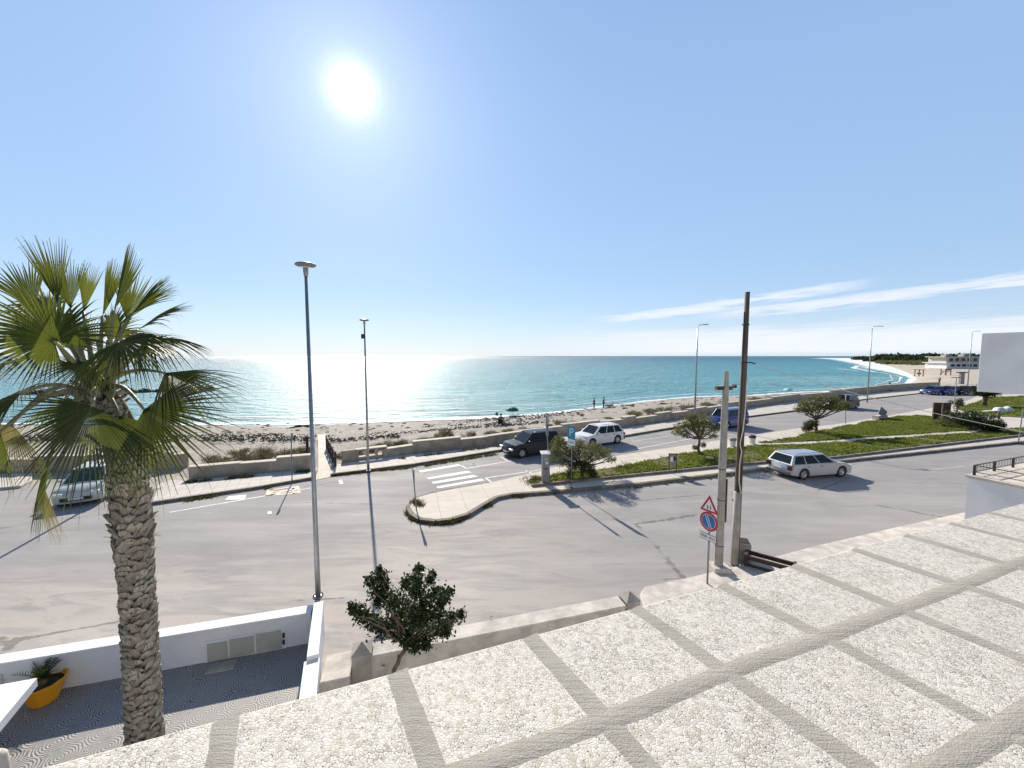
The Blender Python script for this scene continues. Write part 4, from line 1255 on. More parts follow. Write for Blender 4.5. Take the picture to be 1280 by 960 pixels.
edge_sign((365, 601.5), (364, 541), 'thin sign post at the kerb in front of the concrete planter', 0.22, 0.35, 95, 0.1, 'greymetal')
edge_sign((1057, 529.5), (1057, 494), 'thin small sign post behind the right roadside tree', 0.2, 0.5, 80, KZ, 'greymetal')

# ticket machine
p = P(681.5, 605, KZ)
root = empty('ticket_machine', (p.x, p.y, KZ), R(8), 'grey parking ticket machine with solar cap on the central reservation', 'ticket machine')
mh = PD(681, 565, p.y).z - KZ
MB().box((0, 0, 0.06), (0.46, 0.36, 0.12)).build('plinth', MT['concrete'], root, bevel=0.01)
MB().box((0, 0, mh * 0.5), (0.38, 0.28, mh - 0.14)).build('cabinet', MT['greymetal'], root, bevel=0.02)
MB().box((0, 0.0, mh - 0.03), (0.52, 0.40, 0.05), M=Matrix.Rotation(R(12), 3, 'X')).build('solar_cap', MT['signwhite'], root, bevel=0.01)
MB().box((0.05, -0.145, mh * 0.68), (0.14, 0.015, 0.14)).build('screen', MT['signwhite'], root)
MB().box((0.0, -0.146, mh * 0.80), (0.26, 0.016, 0.10)).build('label_panel', MT['cabinet'], root)
MB().box((0.0, -0.146, mh * 0.50), (0.22, 0.02, 0.05)).build('slot', MT['darkmetal'], root)

# information board
p = P(840.5, 589, 0.2)
root = empty('notice_board', (p.x, p.y, 0.14), R(-6), 'small framed notice board on two dark posts at the grass edge', 'notice board')
bh = PD(840, 567, p.y).z - 0.14
for x in (-0.21, 0.21):
    MB().box((x, 0, bh / 2), (0.05, 0.05, bh)).build('post', MT['darkmetal'], root)
MB().box((0, -0.01, bh * 0.68), (0.42, 0.03, bh * 0.60)).build('panel', MT['greymetal'], root)
MB().box((0.0, 0, bh - 0.02), (0.50, 0.07, 0.05)).build('frame', MT['darkmetal'], root)
MB().box((-0.07, -0.03, bh * 0.70), (0.16, 0.008, bh * 0.26)).build('notice', MT['signwhite'], root)
MB().box((0.10, -0.03, bh * 0.74), (0.12, 0.008, bh * 0.20)).build('notice', MT['signblack'], root)

# litter bins
for px, lab, k in (((940, 554.5), 'white litter bin with dark lid beside the sandy path', 1), ((915.5, 558), 'pale litter bin just left of the wooden pole', 0)):
    p = P(*px, KZ)
    root = empty('litter_bin', (p.x, p.y, KZ), 0, lab, 'litter bin')
    MB().lathe([(0, 0), (0.2, 0), (0.23, 0.45), (0.22, 0.46), (0, 0.46)], 18).build('body', MT['signwhite'], root, smooth=False)
    MB().lathe([(0.22, 0.465), (0.27, 0.48), (0.27, 0.62), (0.2, 0.68), (0, 0.70)], 18).build('lid', MT['darkmetal' if k else 'concrete'], root)
# bench-like sloped slab at the reservation's edge
p = P(1101, 524, KZ)
root = empty('stone_lectern', (p.x, p.y, KZ), R(20), 'low sloping grey slab on a pale block at the edge of the far grass', 'slab')
MB().box((-0.2, 0, 0.22), (1.6, 0.6, 0.45)).build('block', MT['oldstone'], root, bevel=0.02)
MB().box((0.25, 0, 0.72), (1.3, 0.08, 0.85), M=Matrix.Rotation(R(28), 3, 'Y')).build('sloping_slab', MT['greymetal'], root, bevel=0.01)

# brown panels
for px, lab in (((1170.5, 526), 'left one of two tall rusty brown panels'), ((1182, 526.3), 'right one of two tall rusty brown panels by the shrubs')):
    p = P(*px, KZ)
    root = empty('rusty_panel', (p.x, p.y, KZ), R(-8), lab, 'panel', 'two rusty brown panels')
    MB().box((0, 0, 1.02), (0.72, 0.10, 1.85)).build('sheet', MT['rust'], root, bevel=0.01)
    for x in (-0.33, 0.33):
        MB().box((x, 0.07, 0.95), (0.07, 0.05, 1.95)).build('upright', MT['darkmetal'], root)

# T-headed post and slim pole on the right
p = P(1192, 517, KZ)
root = empty('shower_post', (p.x, p.y, KZ), 0, 'slim post with a flat cross head behind the rusty panels', 'post')
h = PD(1192, 472, p.y).z - KZ
MB().tube([(0, 0, 0), (0, 0, h)], 0.04, 8).build('post', MT['galv'], root)
MB().box((0, 0, h), (1.25, 0.12, 0.07)).build('cross_head', MT['darkmetal'], root)
p = P(1273, 553, KZ)
root = empty('thin_pole', (p.x, p.y, KZ), 0, 'thin pale pole on the pavement at the far right edge', 'pole')
h = PD(1278, 510, p.y).z - KZ
MB().tube([(0, 0, 0), (0.12, 0, h)], [0.04, 0.03], 8).build('pole_shaft', MT['galv'], root)
MB().lathe([(0, 0.05), (0.28, 0.04), (0.30, 0)], 14).build('base_plate', MT['darkmetal'], root)

# ------------------------------------------------------------------ utility poles and cable
Z1 = 12.0
p = PD(897, 733, Z1)
root = empty('concrete_pole', (p.x, Z1, 0), 0, 'pale concrete utility pole with a wire bracket, left of the wooden pole', 'utility pole')
tp_ = PD(902, 464, Z1)
dx = 0.0
MB().tube([(0, 0, 0), (0, 0, tp_.z * 0.45), (0, 0, tp_.z - 0.45)], [0.138, 0.118, 0.095], 8).build('lower_shaft', MT['concrete'], root)
MB().tube([(0, 0, tp_.z - 0.47), (0, 0, tp_.z)], [0.08, 0.07], 10).build('upper_shaft', MT['concrete'], root)
br = MB()
br.box((0, -0.02, tp_.z - 0.50), (0.62, 0.10, 0.05)).box((0, 0.10, tp_.z - 0.56), (0.40, 0.30, 0.05)).box((-0.26, 0, tp_.z - 0.53), (0.06, 0.2, 0.12)).box((0.27, 0, tp_.z - 0.45), (0.06, 0.16, 0.07))
br.build('bracket', MT['rust'], root)
MB().tube([(0.13, -0.06, 1.7), (0.125, -0.06, 3.1)], 0.03, 8).build('conduit', MT['rust'], root)
for z in (0.9, 2.4, 3.4):
    MB().lathe([(0.146 - z * 0.009, z), (0.146 - z * 0.009, z + 0.03)], 8).build('strap', MT['darkmetal'], root)
MB().box((0.03, 0.0, 0.12), (0.55, 0.5, 0.24)).build('plinth', MT['oldstone'], root, bevel=0.02)
Z2 = 12.4
p = PD(918, 720, Z2)
root = empty('wooden_pole', (p.x, Z2, 0), 0, 'tall dark wooden utility pole with pale sleeve at its foot', 'utility pole')
hz = PD(927.5, 365, Z2).z
m, T = new_mat('weathered_pole_wood')
po = T.n('ShaderNodeTexCoord').outputs['Object']
mp = T.n('ShaderNodeMapping', {'Vector': po, 'Scale': (9.0, 9.0, 0.7)}).outputs[0]
n1 = T.n('ShaderNodeTexNoise', {'Vector': mp, 'Scale': 1.6, 'Detail': 8.0, 'Roughness': 0.65}).outputs[0]
zz = T.n('ShaderNodeSeparateXYZ', {0: po}).outputs[2]
dk = T.ramp(n1, [(0.3, (0.026, 0.015, 0.007)), (0.6, (0.085, 0.052, 0.026)), (0.78, (0.17, 0.115, 0.065))])
lt = T.ramp(n1, [(0.3, (0.06, 0.045, 0.034)), (0.7, (0.20, 0.165, 0.13))])
cz = T.mix(T.maprange(T.m('ADD', zz, n1), 5.0, 5.5), dk, lt)
bs = T.n('ShaderNodeBsdfPrincipled', {'Base Color': cz, 'Roughness': 0.85, 'Normal': T.n('ShaderNodeBump', {'Strength': 0.8, 'Distance': 0.02, 'Height': n1}).outputs[0]})
out(T, bs.outputs[0])
MT['polewood'] = m
MB().tube([(0, 0, 0), (0, 0, 2.0), (0.01, 0, 5.3), (0.02, 0, hz)], [0.120, 0.114, 0.100, 0.070], 14).build('shaft', MT['polewood'], root, smooth=True)
MB().tube([(-0.06, -0.07, 0.1), (-0.06, -0.07, 2.55)], [0.115, 0.105], 12).build('sleeve', MT['concrete'], root, smooth=True)
MB().tube([(0.02, -0.13, 2.5), (-0.06, -0.12, 2.9), (-0.06, -0.115, 3.5), (-0.02, -0.13, 3.9), (-0.07, -0.10, 4.15), (-0.01, -0.125, 4.6), (0.04, -0.115, 5.2), (0.07, -0.09, 6.2)], 0.018, 6).build('conduit', MT['cable'], root)
MB().tube([(-0.09, -0.10, 2.5), (-0.09, -0.07, 7.0), (-0.07, -0.04, 8.4)], 0.022, 6).build('dark_conduit', MT['plastic'], root)
hk = PD(932, 454, Z2)
MB().tube([(0.0, 0, hk.z + 0.03), (0.25, 0, hk.z + 0.02), (0.36, -0.02, hk.z - 0.02)], 0.022, 6).build('hook', MT['darkmetal'], root)
for z in (hk.z, hz - 1.05, 2.2):
    MB().lathe([(0.135 if z < 3 else 0.106, z), (0.135 if z < 3 else 0.106, z + 0.04)], 12, (-0.03 if z < 3 else 0.01, 0, 0)).build('band', MT['darkmetal'], root)
# service cable running to the house on the right
a = Vector((p.x + 0.36, Z2 - 0.02, hk.z - 0.02))
bpt = PD(1285, 541, 11.0)
pts = []
for k in range(33):
    t = k / 32
    q = a.lerp(bpt, t)
    q.z -= 0.14 * math.sin(math.pi * t)
    pts.append(q - a)
o = MB().tube(pts, 0.011, 6).build('service_cable', MT['cable'])
o.location = a
tag(o, 'thin white cable sagging from the wooden pole towards the white house', 'cable')

# black timber rack beside the pole
p = PD(944, 716, 12.1)
root = empty('barrier', (p.x, 12.3, 0.1), R(-38), 'black slatted frame standing behind the roof edge next to the wooden pole', 'barrier')
zt_ = PD(936, 693, 12.2).z - 0.1
MB().box((-0.15, 0, zt_ / 2), (0.10, 0.55, zt_)).build('end_panel', MT['fence'], root, bevel=0.01)
MB().box((0.55, -0.2, zt_ - 0.10), (1.35, 0.06, 0.13)).build('rail', MT['fence'], root)
MB().box((0.50, -0.2, zt_ - 0.38), (1.25, 0.06, 0.13)).build('rail', MT['fence'], root)
MB().box((0.50, 0.2, zt_ - 0.10), (1.25, 0.06, 0.13)).build('rail', MT['fence'], root)
MB().box((1.15, 0, zt_ / 2), (0.08, 0.5, zt_ * 0.98)).build('end_panel', MT['fence'], root, bevel=0.01)
p = PD(928, 712, 12.6)
root = empty('planter_box', (p.x + 0.05, 12.8, 0.1), R(-20), 'grey concrete box wedged between the wooden pole and the black frame', 'planter')
MB().box((0, 0, 0.28), (0.5, 0.5, 0.56)).build('box', MT['concrete'], root, bevel=0.02)
MB().box((0, 0, 0.56), (0.42, 0.42, 0.03)).build('soil', MT['soil'], root)

# ------------------------------------------------------------------ lattice railing beside the beach path
a, b = P(419.5, 585), P(408.5, 561.5)
d_ = (b - a); L = d_.length
root = empty('lattice_fence', (a.x, a.y, 0), math.atan2(d_.y, d_.x), 'dark wooden lattice railing along the right side of the beach path', 'fence')
n = 4
hgt = 1.0
for k in range(n + 1):
    MB().box((L * k / n, 0, hgt / 2), (0.12, 0.12, hgt + 0.1)).build('post', MT['fence'], root)
for z in (0.12, hgt * 0.55, hgt - 0.02):
    MB().box((L / 2, 0, z), (L, 0.05, 0.08)).build('rail', MT['fence'], root)
for k in range(n):
    x0, x1 = L * k / n, L * (k + 1) / n
    MB().tube([(x0, 0.03, 0.15), (x1, 0.03, hgt - 0.05)], 0.035, 5).tube([(x0, -0.03, hgt - 0.05), (x1, -0.03, 0.15)], 0.035, 5).build('cross_brace', MT['fence'], root)
p = P(388, 566)
root = empty('gate_post', (p.x - 0.2, p.y, 0), 0, 'lone dark wooden post left of the beach path', 'post')
MB().box((0, 0, 0.6), (0.14, 0.14, 1.25)).build('shaft', MT['fence'], root, bevel=0.01)

# ------------------------------------------------------------------ courtyard things
p = P(50, 884)
root = empty('plant_pot', (p.x - 0.05, p.y + 0.12, 0.012), R(15), 'yellow glazed pot with a dark spiky cycad against the white wall', 'plant pot', scale=0.88)
MB().lathe([(0.0, 0.0), (0.20, 0.0), (0.23, 0.03), (0.36, 0.40), (0.40, 0.50), (0.37, 0.51), (0.34, 0.44), (0.33, 0.42)], 10).build('pot', MT['yellow'], root, bevel=0.01)
MB().lathe([(0.0, 0.43), (0.335, 0.42)], 10).build('soil', MT['soil'], root)
cyc = MB()
rnd = random.Random(3)
for k in range(22):
    az_ = 2 * math.pi * k / 22 + rnd.uniform(-.15, .15)
    eln = rnd.uniform(0.45, 1.35)
    Lf = rnd.uniform(0.5, 0.75)
    dr = Vector((math.cos(az_) * math.cos(eln), math.sin(az_) * math.cos(eln), math.sin(eln)))
    sd_ = dr.cross(Vector((0, 0, 1))).normalized()
    pts = [Vector((0, 0, 0.5)) + dr * Lf * t - Vector((0, 0, 0.28)) * t * t for t in [i / 12 for i in range(13)]]
    cyc.tube(pts, [0.010 - 0.0006 * i for i in range(13)], 4, cap=False)
    for i in range(2, 13):
        for s_ in (-1, 1):
            w_ = 0.13 * math.sin(math.pi * min(0.95, 0.15 + i / 14))
            q = pts[i]
            tip_ = q + sd_ * s_ * w_ + dr * 0.05 + Vector((0, 0, 0.02))
            cyc.add([q - dr * 0.012, q + dr * 0.012, tip_], [(0, 1, 2)])
cyc.build('cycad_leaves', MT['bush'], root)
MB().lathe([(0.07, 0.42), (0.08, 0.5), (0.04, 0.56), (0, 0.57)], 10).build('cycad_stem', MT['bark'], root)
# white slab of a garden table at the left edge
TZ_ = 0.78
tA, tB = P(46.5, 847, TZ_), P(-2, 905, TZ_)
dd = (tB - tA).normalized(); nn = Vector((dd.y, -dd.x, 0))
if nn.x > 0: nn = -nn
t0 = P(0, 855.5, TZ_)
e2 = (t0 - tA).normalized()
root = empty('garden_table', (tA.x, tA.y, 0), 0, 'thick white slab table cut off by the left edge of the picture', 'table')
q = [Vector((0, 0, 0)), dd * 1.9, dd * 1.9 + e2 * 1.3, e2 * 1.3]
MB().prism([(v.x, v.y) for v in q], TZ_ - 0.17, TZ_).build('table_top', MT['white'], root, bevel=0.008)
for k, (i, j) in enumerate(((0.45, 0.75), (0.45, 1.15), (1.7, 0.75), (1.7, 1.15))):
    c_ = dd * i + e2 * j
    MB().box((c_.x, c_.y, (TZ_ - 0.13) / 2), (0.12, 0.12, TZ_ - 0.13)).build('leg', MT['white'], root)
pm = P(-2, 950, 1.3)
mbb = MB().lathe([(0.0, 1.42), (0.06, 1.42), (0.10, 1.36), (0.11, 1.2), (0.115, 0.6), (0.12, 0.0)], 14)
o = mbb.build('bollard', MT['oldstone'], smooth=True)
o.location = (pm.x - 0.02, pm.y, 0)
tag(o, 'rough rounded white post top at the bottom left corner', 'post')

# ------------------------------------------------------------------ far beach buildings and fixtures
p = P(1183, 461)
root = empty('beach_building', (p.x, p.y, 0), R(-5), 'two storey white beach building with a dark window band on the far sand', 'building')
wpx = p.y / 480
MB().box((14, 6, 1.6), (28, 12, 3.2)).build('lower_wall', MT['white'], root)
MB().box((13, 6.5, 4.9), (24, 10, 2.9)).build('upper_wall', MT['oldstone'], root)
MB().box((14, 6, 3.3), (30, 13.5, 0.3)).build('terrace_slab', MT['white'], root)
MB().box((12, 6.5, 6.5), (25, 11, 0.4)).build('roof', MT['cap'], root)
for k in range(9):
    f_ = MB().box((3.0 + k * 2.8, -0.05, 1.9), (1.9, 0.16, 1.3)).build('window', MT['darkmetal'], root)
for k in range(7):
    MB().box((3.5 + k * 3.0, 1.45, 5.0), (1.7, 0.16, 1.5)).build('window', MT['darkmetal'], root)
for k in range(2):
    MB().box((5 + k * 9, 6, 7.3), (3.0, 3.0, 1.3)).build('roof_unit', MT['concrete'], root)
def beach_frame(px, w_, h_, label, name, cat, roofed=True):
    p = P(*px, 0.0)
    root = empty(name, (p.x, p.y, 0.0), 0, label, cat)
    for x in (-w_ / 2, w_ / 2):
        for y in (-w_ / 2, w_ / 2):
            MB().box((x, y, h_ / 2), (0.18, 0.18, h_)).build('post', MT['wood'], root)
    if roofed:
        MB().box((0, 0, h_ + 0.1), (w_ + 0.8, w_ + 0.8, 0.18)).build('roof', MT['wood'], root)
        MB().box((0, 0, h_ * 0.45), (w_, 0.08, 0.5)).build('boards', MT['wood'], root)
    else:
        MB().box((0, 0, h_ * 0.6), (w_ + 0.3, w_, 0.2)).build('platform', MT['wood'], root)
        MB().box((0, -w_ / 2, h_ * 0.85), (w_ + 0.2, 0.1, 0.5)).build('boards', MT['wood'], root)
        MB().tube([(-w_ / 2 - 1.2, 0, 0), (-w_ / 2, 0, h_ * 0.6)], 0.12, 5).build('ladder', MT['wood'], root)
    return root
beach_frame((1148.5, 470.5), 1.4, 2.2, 'small wooden shelter standing on the curved beach', 'beach_shelter', 'shelter')
beach_frame((1182, 469), 1.7, 2.4, 'dark wooden lifeguard platform on the curved beach', 'lifeguard_platform', 'platform', False)
p = P(1201.5, 480)
root = empty('beach_shower', (p.x, p.y, 0), 0, 'grey post with flat dark top behind the far row of cars', 'shower')
MB().box((0, 0, 1.4), (0.9, 0.5, 2.8)).build('column', MT['greymetal'], root)
MB().box((0, 0, 2.9), (2.1, 0.8, 0.25)).build('top', MT['darkmetal'], root)

# white rounded boulders on the far grass
for (px, py, r, lab) in ((1249, 515, 0.62, 'largest rounded white boulder on the far grass'), (1259, 513.5, 0.55, 'white boulder on the right of the far grass pair')):
    p = P(px, py, GZ)
    mb = MB()
    nn_, mm_ = 12, 16
    for i in range(nn_ + 1):
        th = math.pi * i / nn_ / 1.9
        for k in range(mm_):
            a_ = 2 * math.pi * k / mm_
            v = Vector((math.sin(th) * math.cos(a_), math.sin(th) * math.sin(a_), math.cos(th) * 1.05))
            v *= r * (1 + 0.18 * noise.noise(v * 1.7 + Vector((px, 0, 0))))
            mb.v.append(tuple(v))
    for i in range(nn_):
        for k in range(mm_):
            a_, b_ = i * mm_ + k, i * mm_ + (k + 1) % mm_
            mb.f.append((a_, a_ + mm_, b_ + mm_, b_))
    o = mb.build('boulder', MT['white'], smooth=True)
    o.location = (p.x, p.y, GZ - 0.05)
    tag(o, lab, 'boulder')
p = P(1238, 515, GZ)
o = MB().box((0, 0, 0.1), (2.0, 0.5, 0.16), R(12)).build('stone_slab', MT['white'], bevel=0.03)
o.location = (p.x, p.y, GZ); tag(o, 'flat white stone slab lying left of the white boulders', 'stone')
p = P(1248, 523, GZ)
o = MB().tube([(0, 0, 0), (0.03, 0, 0.75)], [0.14, 0.09], 8).build('stump', MT['bark'])
o.location = (p.x, p.y, GZ); tag(o, 'short dark stump in front of the white boulders', 'stump')

# ------------------------------------------------------------------ people
def figure(label, base, rz, joints, top='clothd', bottom='clothb', scale=1.0, group=None):
    """joints: dict of body points for one posed figure"""
    root = empty('person', base, rz, label, 'person', group, scale)
    J = {k: Vector(v) for k, v in joints.items()}
    def skin(name, chains, radii, m, sub_=2):
        vs, es, idx, rr = [], [], {}, []
        for ch in chains:
            for a_, b_ in zip(ch, ch[1:]):
                for q in (a_, b_):
                    if q not in idx:
                        idx[q] = len(vs); vs.append(J[q]); rr.append(radii[q])
                es.append((idx[a_], idx[b_]))
        me = bpy.data.meshes.new(name)
        me.from_pydata(vs, es, [])
        o = link_mesh(name, me, m, root)
        md = o.modifiers.new('skin', 'SKIN')
        for i, v in enumerate(me.skin_vertices[0].data):
            v.radius = (rr[i], rr[i] * 0.85)
            v.use_root = i == 0
        sd2 = o.modifiers.new('sub', 'SUBSURF'); sd2.levels = sub_; sd2.render_levels = sub_
        return o
    rad = dict(pelvis=.13, belly=.125, chest=.145, neck=.055, headb=.085, head=.10, crown=.07, shl=.065, shr=.065, ell=.045, elr=.045, wrl=.032, wrr=.032, hal=.04, har=.04,
               hipl=.095, hipr=.095, knl=.062, knr=.062, anl=.042, anr=.042, tol=.04, tor=.04)
    skin('body', [['pelvis', 'belly', 'chest', 'neck', 'headb', 'head', 'crown'], ['chest', 'shl', 'ell', 'wrl', 'hal'], ['chest', 'shr', 'elr', 'wrr', 'har'],
                  ['pelvis', 'hipl', 'knl', 'anl', 'tol'], ['pelvis', 'hipr', 'knr', 'anr', 'tor']], rad, MT['skin'])
    r2 = {k: v + 0.018 for k, v in rad.items()}
    skin('shirt', [['pelvis', 'belly', 'chest'], ['chest', 'shl', 'ell'], ['chest', 'shr', 'elr']], r2, MT[top])
    skin('trousers', [['pelvis', 'hipl', 'knl', 'anl'], ['pelvis', 'hipr', 'knr', 'anr']], r2, MT[bottom])
    hd_ = J['head']
    MB().lathe([(0.0, 0.135), (0.06, 0.12), (0.105, 0.06), (0.112, 0.0), (0.10, -0.04)], 12, tuple(hd_ + Vector((0, 0.015, 0.01)))).build('hair', MT['hair'], root, smooth=True)
    return root
STAND = dict(pelvis=(0, 0, .95), belly=(0, 0, 1.1), chest=(0, 0, 1.33), neck=(0, 0, 1.48), headb=(0, -.02, 1.55), head=(0, -.02, 1.64), crown=(0, 0, 1.72),
             shl=(.19, 0, 1.40), shr=(-.19, 0, 1.40), ell=(.24, .02, 1.14), elr=(-.25, .02, 1.14), wrl=(.24, -.06, .90), wrr=(-.26, -.05, .90), hal=(.24, -.09, .82), har=(-.26, -.08, .82),
             hipl=(.10, 0, .90), hipr=(-.10, 0, .90), knl=(.12, -.06, .50), knr=(-.11, .04, .50), anl=(.12, -.14, .09), anr=(-.12, .16, .10), tol=(.13, -.28, .04), tor=(-.12, .04, .04))
SIT = dict(pelvis=(0, 0, .45), belly=(0, .0, .60), chest=(0, -.03, .83), neck=(0, -.05, .98), headb=(0, -.08, 1.05), head=(0, -.09, 1.14), crown=(0, -.07, 1.22),
           shl=(.19, -.03, .90), shr=(-.19, -.03, .90), ell=(.24, -.14, .66), elr=(-.24, -.14, .66), wrl=(.16, -.36, .58), wrr=(-.16, -.36, .58), hal=(.13, -.43, .56), har=(-.13, -.43, .56),
           hipl=(.10, -.02, .44), hipr=(-.10, -.02, .44), knl=(.14, -.46, .48), knr=(-.14, -.46, .48), anl=(.14, -.50, .08), anr=(-.14, -.50, .08), tol=(.15, -.66, .04), tor=(-.15, -.66, .04))
LIE = dict(pelvis=(0, 0, .14), belly=(.16, 0, .17), chest=(.40, 0, .24), neck=(.55, 0, .36), headb=(.61, 0, .42), head=(.66, 0, .50), crown=(.68, 0, .58),
           shl=(.45, .19, .26), shr=(.45, -.19, .26), ell=(.52, .28, .06), elr=(.52, -.28, .06), wrl=(.72, .26, .05), wrr=(.72, -.26, .05), hal=(.80, .25, .05), har=(.80, -.25, .05),
           hipl=(-.04, .10, .12), hipr=(-.04, -.10, .12), knl=(-.46, .13, .22), knr=(-.46, -.12, .12), anl=(-.85, .13, .07), anr=(-.88, -.12, .07), tol=(-.98, .14, .10), tor=(-1.0, -.12, .10))
def beach_pt(x, y, z=-1.1):
    return P(x, y, z)
def ground_z(q):
    best, bz = 1e9, -1.0
    for v in beach.data.vertices:
        d2 = (v.co.x - q.x) ** 2 + (v.co.y - q.y) ** 2
        if d2 < best: best, bz = d2, v.co.z
    return max(bz, SEA_Z)
def settle(x, y):
    z = -1.0
    for _ in range(3):
        z = ground_z(P(x, y, z))
    q = P(x, y, z)
    return (q.x, q.y, z)
figure('person in dark clothes walking at the water edge, left one of the pair', settle(742.5, 511), R(-70), STAND, 'clothb', 'clothd', 0.98)
figure('person in dark clothes walking at the water edge, right one of the pair', settle(754.5, 510.5), R(-80), STAND, 'clothd', 'clothd', 1.03)
figure('person lying on the sand near the water to the right of the walkers', settle(762, 508), R(20), LIE, 'clothd', 'clothd')
figure('person sitting in a beach chair with back to the road, left of two', settle(626, 532), R(165), SIT, 'clothd', 'clothd', 1.05)
figure('person reclining low on the pebbles beside the beach chair', settle(635, 532), R(160), LIE, 'clothd', 'clothb', 0.95)
figure('small distant person walking on the curved beach above the sea wall', settle(1112, 485.5), R(-60), STAND, 'clothd', 'clothd')
figure('distant person walking on the wide sand behind the blue cars', (P(1174, 480).x, P(1174, 480).y, 0), R(-90), STAND, 'clothd', 'clothd')
q = settle(626, 532)
root = empty('beach_chair', q, R(165), 'low dark folding chair on the pebbles under the sitting person', 'chair')
MB().box((0, -0.05, 0.28), (0.5, 0.5, 0.04)).build('seat', MT['clothd'], root)
MB().box((0, 0.24, 0.55), (0.5, 0.04, 0.55), M=Matrix.Rotation(R(-12), 3, 'X')).build('backrest', MT['clothd'], root)
for x in (-.23, .23):
    for y in (-.26, .2):
        MB().box((x, y, 0.14), (0.03, 0.03, 0.28)).build('leg', MT['darkmetal'], root)
def parasol(px, label, m, r=0.95, h=1.25):
    q = settle(*px)
    root = empty('beach_umbrella', q, 0, label, 'umbrella')
    MB().tube([(0, 0, 0), (0, 0, h)], 0.02, 6).build('pole', MT['galv'], root)
    pr = [(0.0, h)] + [(r * math.sin(t), h - r * 0.55 * (1 - math.cos(t)) * 1.2) for t in (0.3, 0.6, 0.9, 1.2, 1.45)]
    MB().lathe(pr, 8).build('canopy', MT[m], root)
    return root
parasol((640, 519.5), 'green beach umbrella low at the water edge behind the seated people', 'umbrella')
parasol((985, 492), 'pale cyan beach umbrella at the water edge on the right', 'cyan', 0.9, 1.2)
q = settle(621, 519.5)
o = MB().lathe([(0.0, 0.5), (0.16, 0.45), (0.2, 0.3), (0.18, 0.0)], 10).build('beach_bag', MT['umbrella'], smooth=True)
o.location = q; tag(o, 'small dark green bag left of the green beach umbrella', 'bag')
# ------------------------------------------------------------------ planting helpers
def leaf(mb, c, size, rnd, aspect=0.5, up=0.0):
    a = Vector((rnd.gauss(0, 1), rnd.gauss(0, 1), rnd.gauss(0, 1) + up)).normalized()
    b = a.cross(Vector((rnd.gauss(0, 1), rnd.gauss(0, 1), rnd.gauss(0, 1)))).normalized()
    s = size * rnd.uniform(0.6, 1.25)
    k = len(mb.v)
    mb.v += [tuple(c - a * s * .5), tuple(c + b * s * aspect * .5), tuple(c + a * s * .5), tuple(c - b * s * aspect * .5)]
    mb.f.append((k, k + 1, k + 2, k + 3))

def clump(mb, c, r, n, size, rnd, aspect=0.5, squash=0.8, hollow=0.5, seed=0.0):
    for _ in range(n):
        d = Vector((rnd.gauss(0, 1), rnd.gauss(0, 1), rnd.gauss(0, 1))).normalized()
        rr = r * (hollow + (1 - hollow) * rnd.random() ** 0.5) * (1 + 0.38 * noise.noise(d * 1.9 + Vector((seed, c[0] * 3, c[1] * 3))))
        p = Vector(c) + Vector((d.x, d.y, d.z * squash)) * rr
        leaf(mb, p, size, rnd, aspect)

def branchy(mb, a, b, r0, r1, rnd, n=5, wob=0.06):
    a, b = Vector(a), Vector(b)
    pts, rad = [], []
    L = (b - a).length
    for i in range(n + 1):
        t = i / n
        p = a.lerp(b, t)
        if 0 < i < n: p += Vector((rnd.uniform(-1, 1), rnd.uniform(-1, 1), rnd.uniform(-.4, .4))) * wob * L
        pts.append(p); rad.append(r0 + (r1 - r0) * t)
    mb.tube(pts, rad, 7)
    return pts

# ------------------------------------------------------------------ grass (uncountable)
def in_poly(x, y, poly):
    c = False
    j = len(poly) - 1
    for i in range(len(poly)):
        xi, yi = poly[i][0], poly[i][1]; xj, yj = poly[j][0], poly[j][1]
        if (yi > y) != (yj > y) and x < (xj - xi) * (y - yi) / (yj - yi) + xi: c = not c
        j = i
    return c
rnd = random.Random(11)
gm = MB()
for G, cnt, zz_ in ((G1, 19000, GZ), (G2, 15000, GZ), (G3, 8000, GZ)):
    poly = [P(x, y, GZ) for x, y in G]
    xs = [p.x for p in poly]; ys = [p.y for p in poly]
    x0, x1, y0, y1 = min(xs), min(max(xs), 95), min(ys), max(ys)
    k = 0
    tries = 0
    while k < cnt and tries < cnt * 14:
        tries += 1
        x, y = rnd.uniform(x0, x1), rnd.uniform(y0, y1)
        if not in_poly(x, y, poly): continue
        dns = noise.noise(Vector((x * 0.45, y * 0.45, 2)))
        if dns < -0.15 and rnd.random() < 0.88: continue
        k += 1
        h = rnd.uniform(0.04, 0.09) * (1 + 0.9 * max(0, dns + 0.1)) * (1.0 + y / 110)
        w_ = 0.035 * (1.0 + y / 40)
        for q in range(3):
            a_ = rnd.uniform(0, math.pi)
            dx, dy = math.cos(a_) * w_, math.sin(a_) * w_
            ox, oy = rnd.gauss(0, .07), rnd.gauss(0, .07)
            lx, ly = rnd.gauss(0, h * .5), rnd.gauss(0, h * .5)
            i0 = len(gm.v)
            gm.v += [(x + ox - dx, y + oy - dy, GZ - .01), (x + ox + dx, y + oy + dy, GZ - .01), (x + ox + lx, y + oy + ly, GZ + h)]
            gm.f.append((i0, i0 + 1, i0 + 2))
g_ = gm.build('grass', MT['grass']); g_['kind'] = 'stuff'
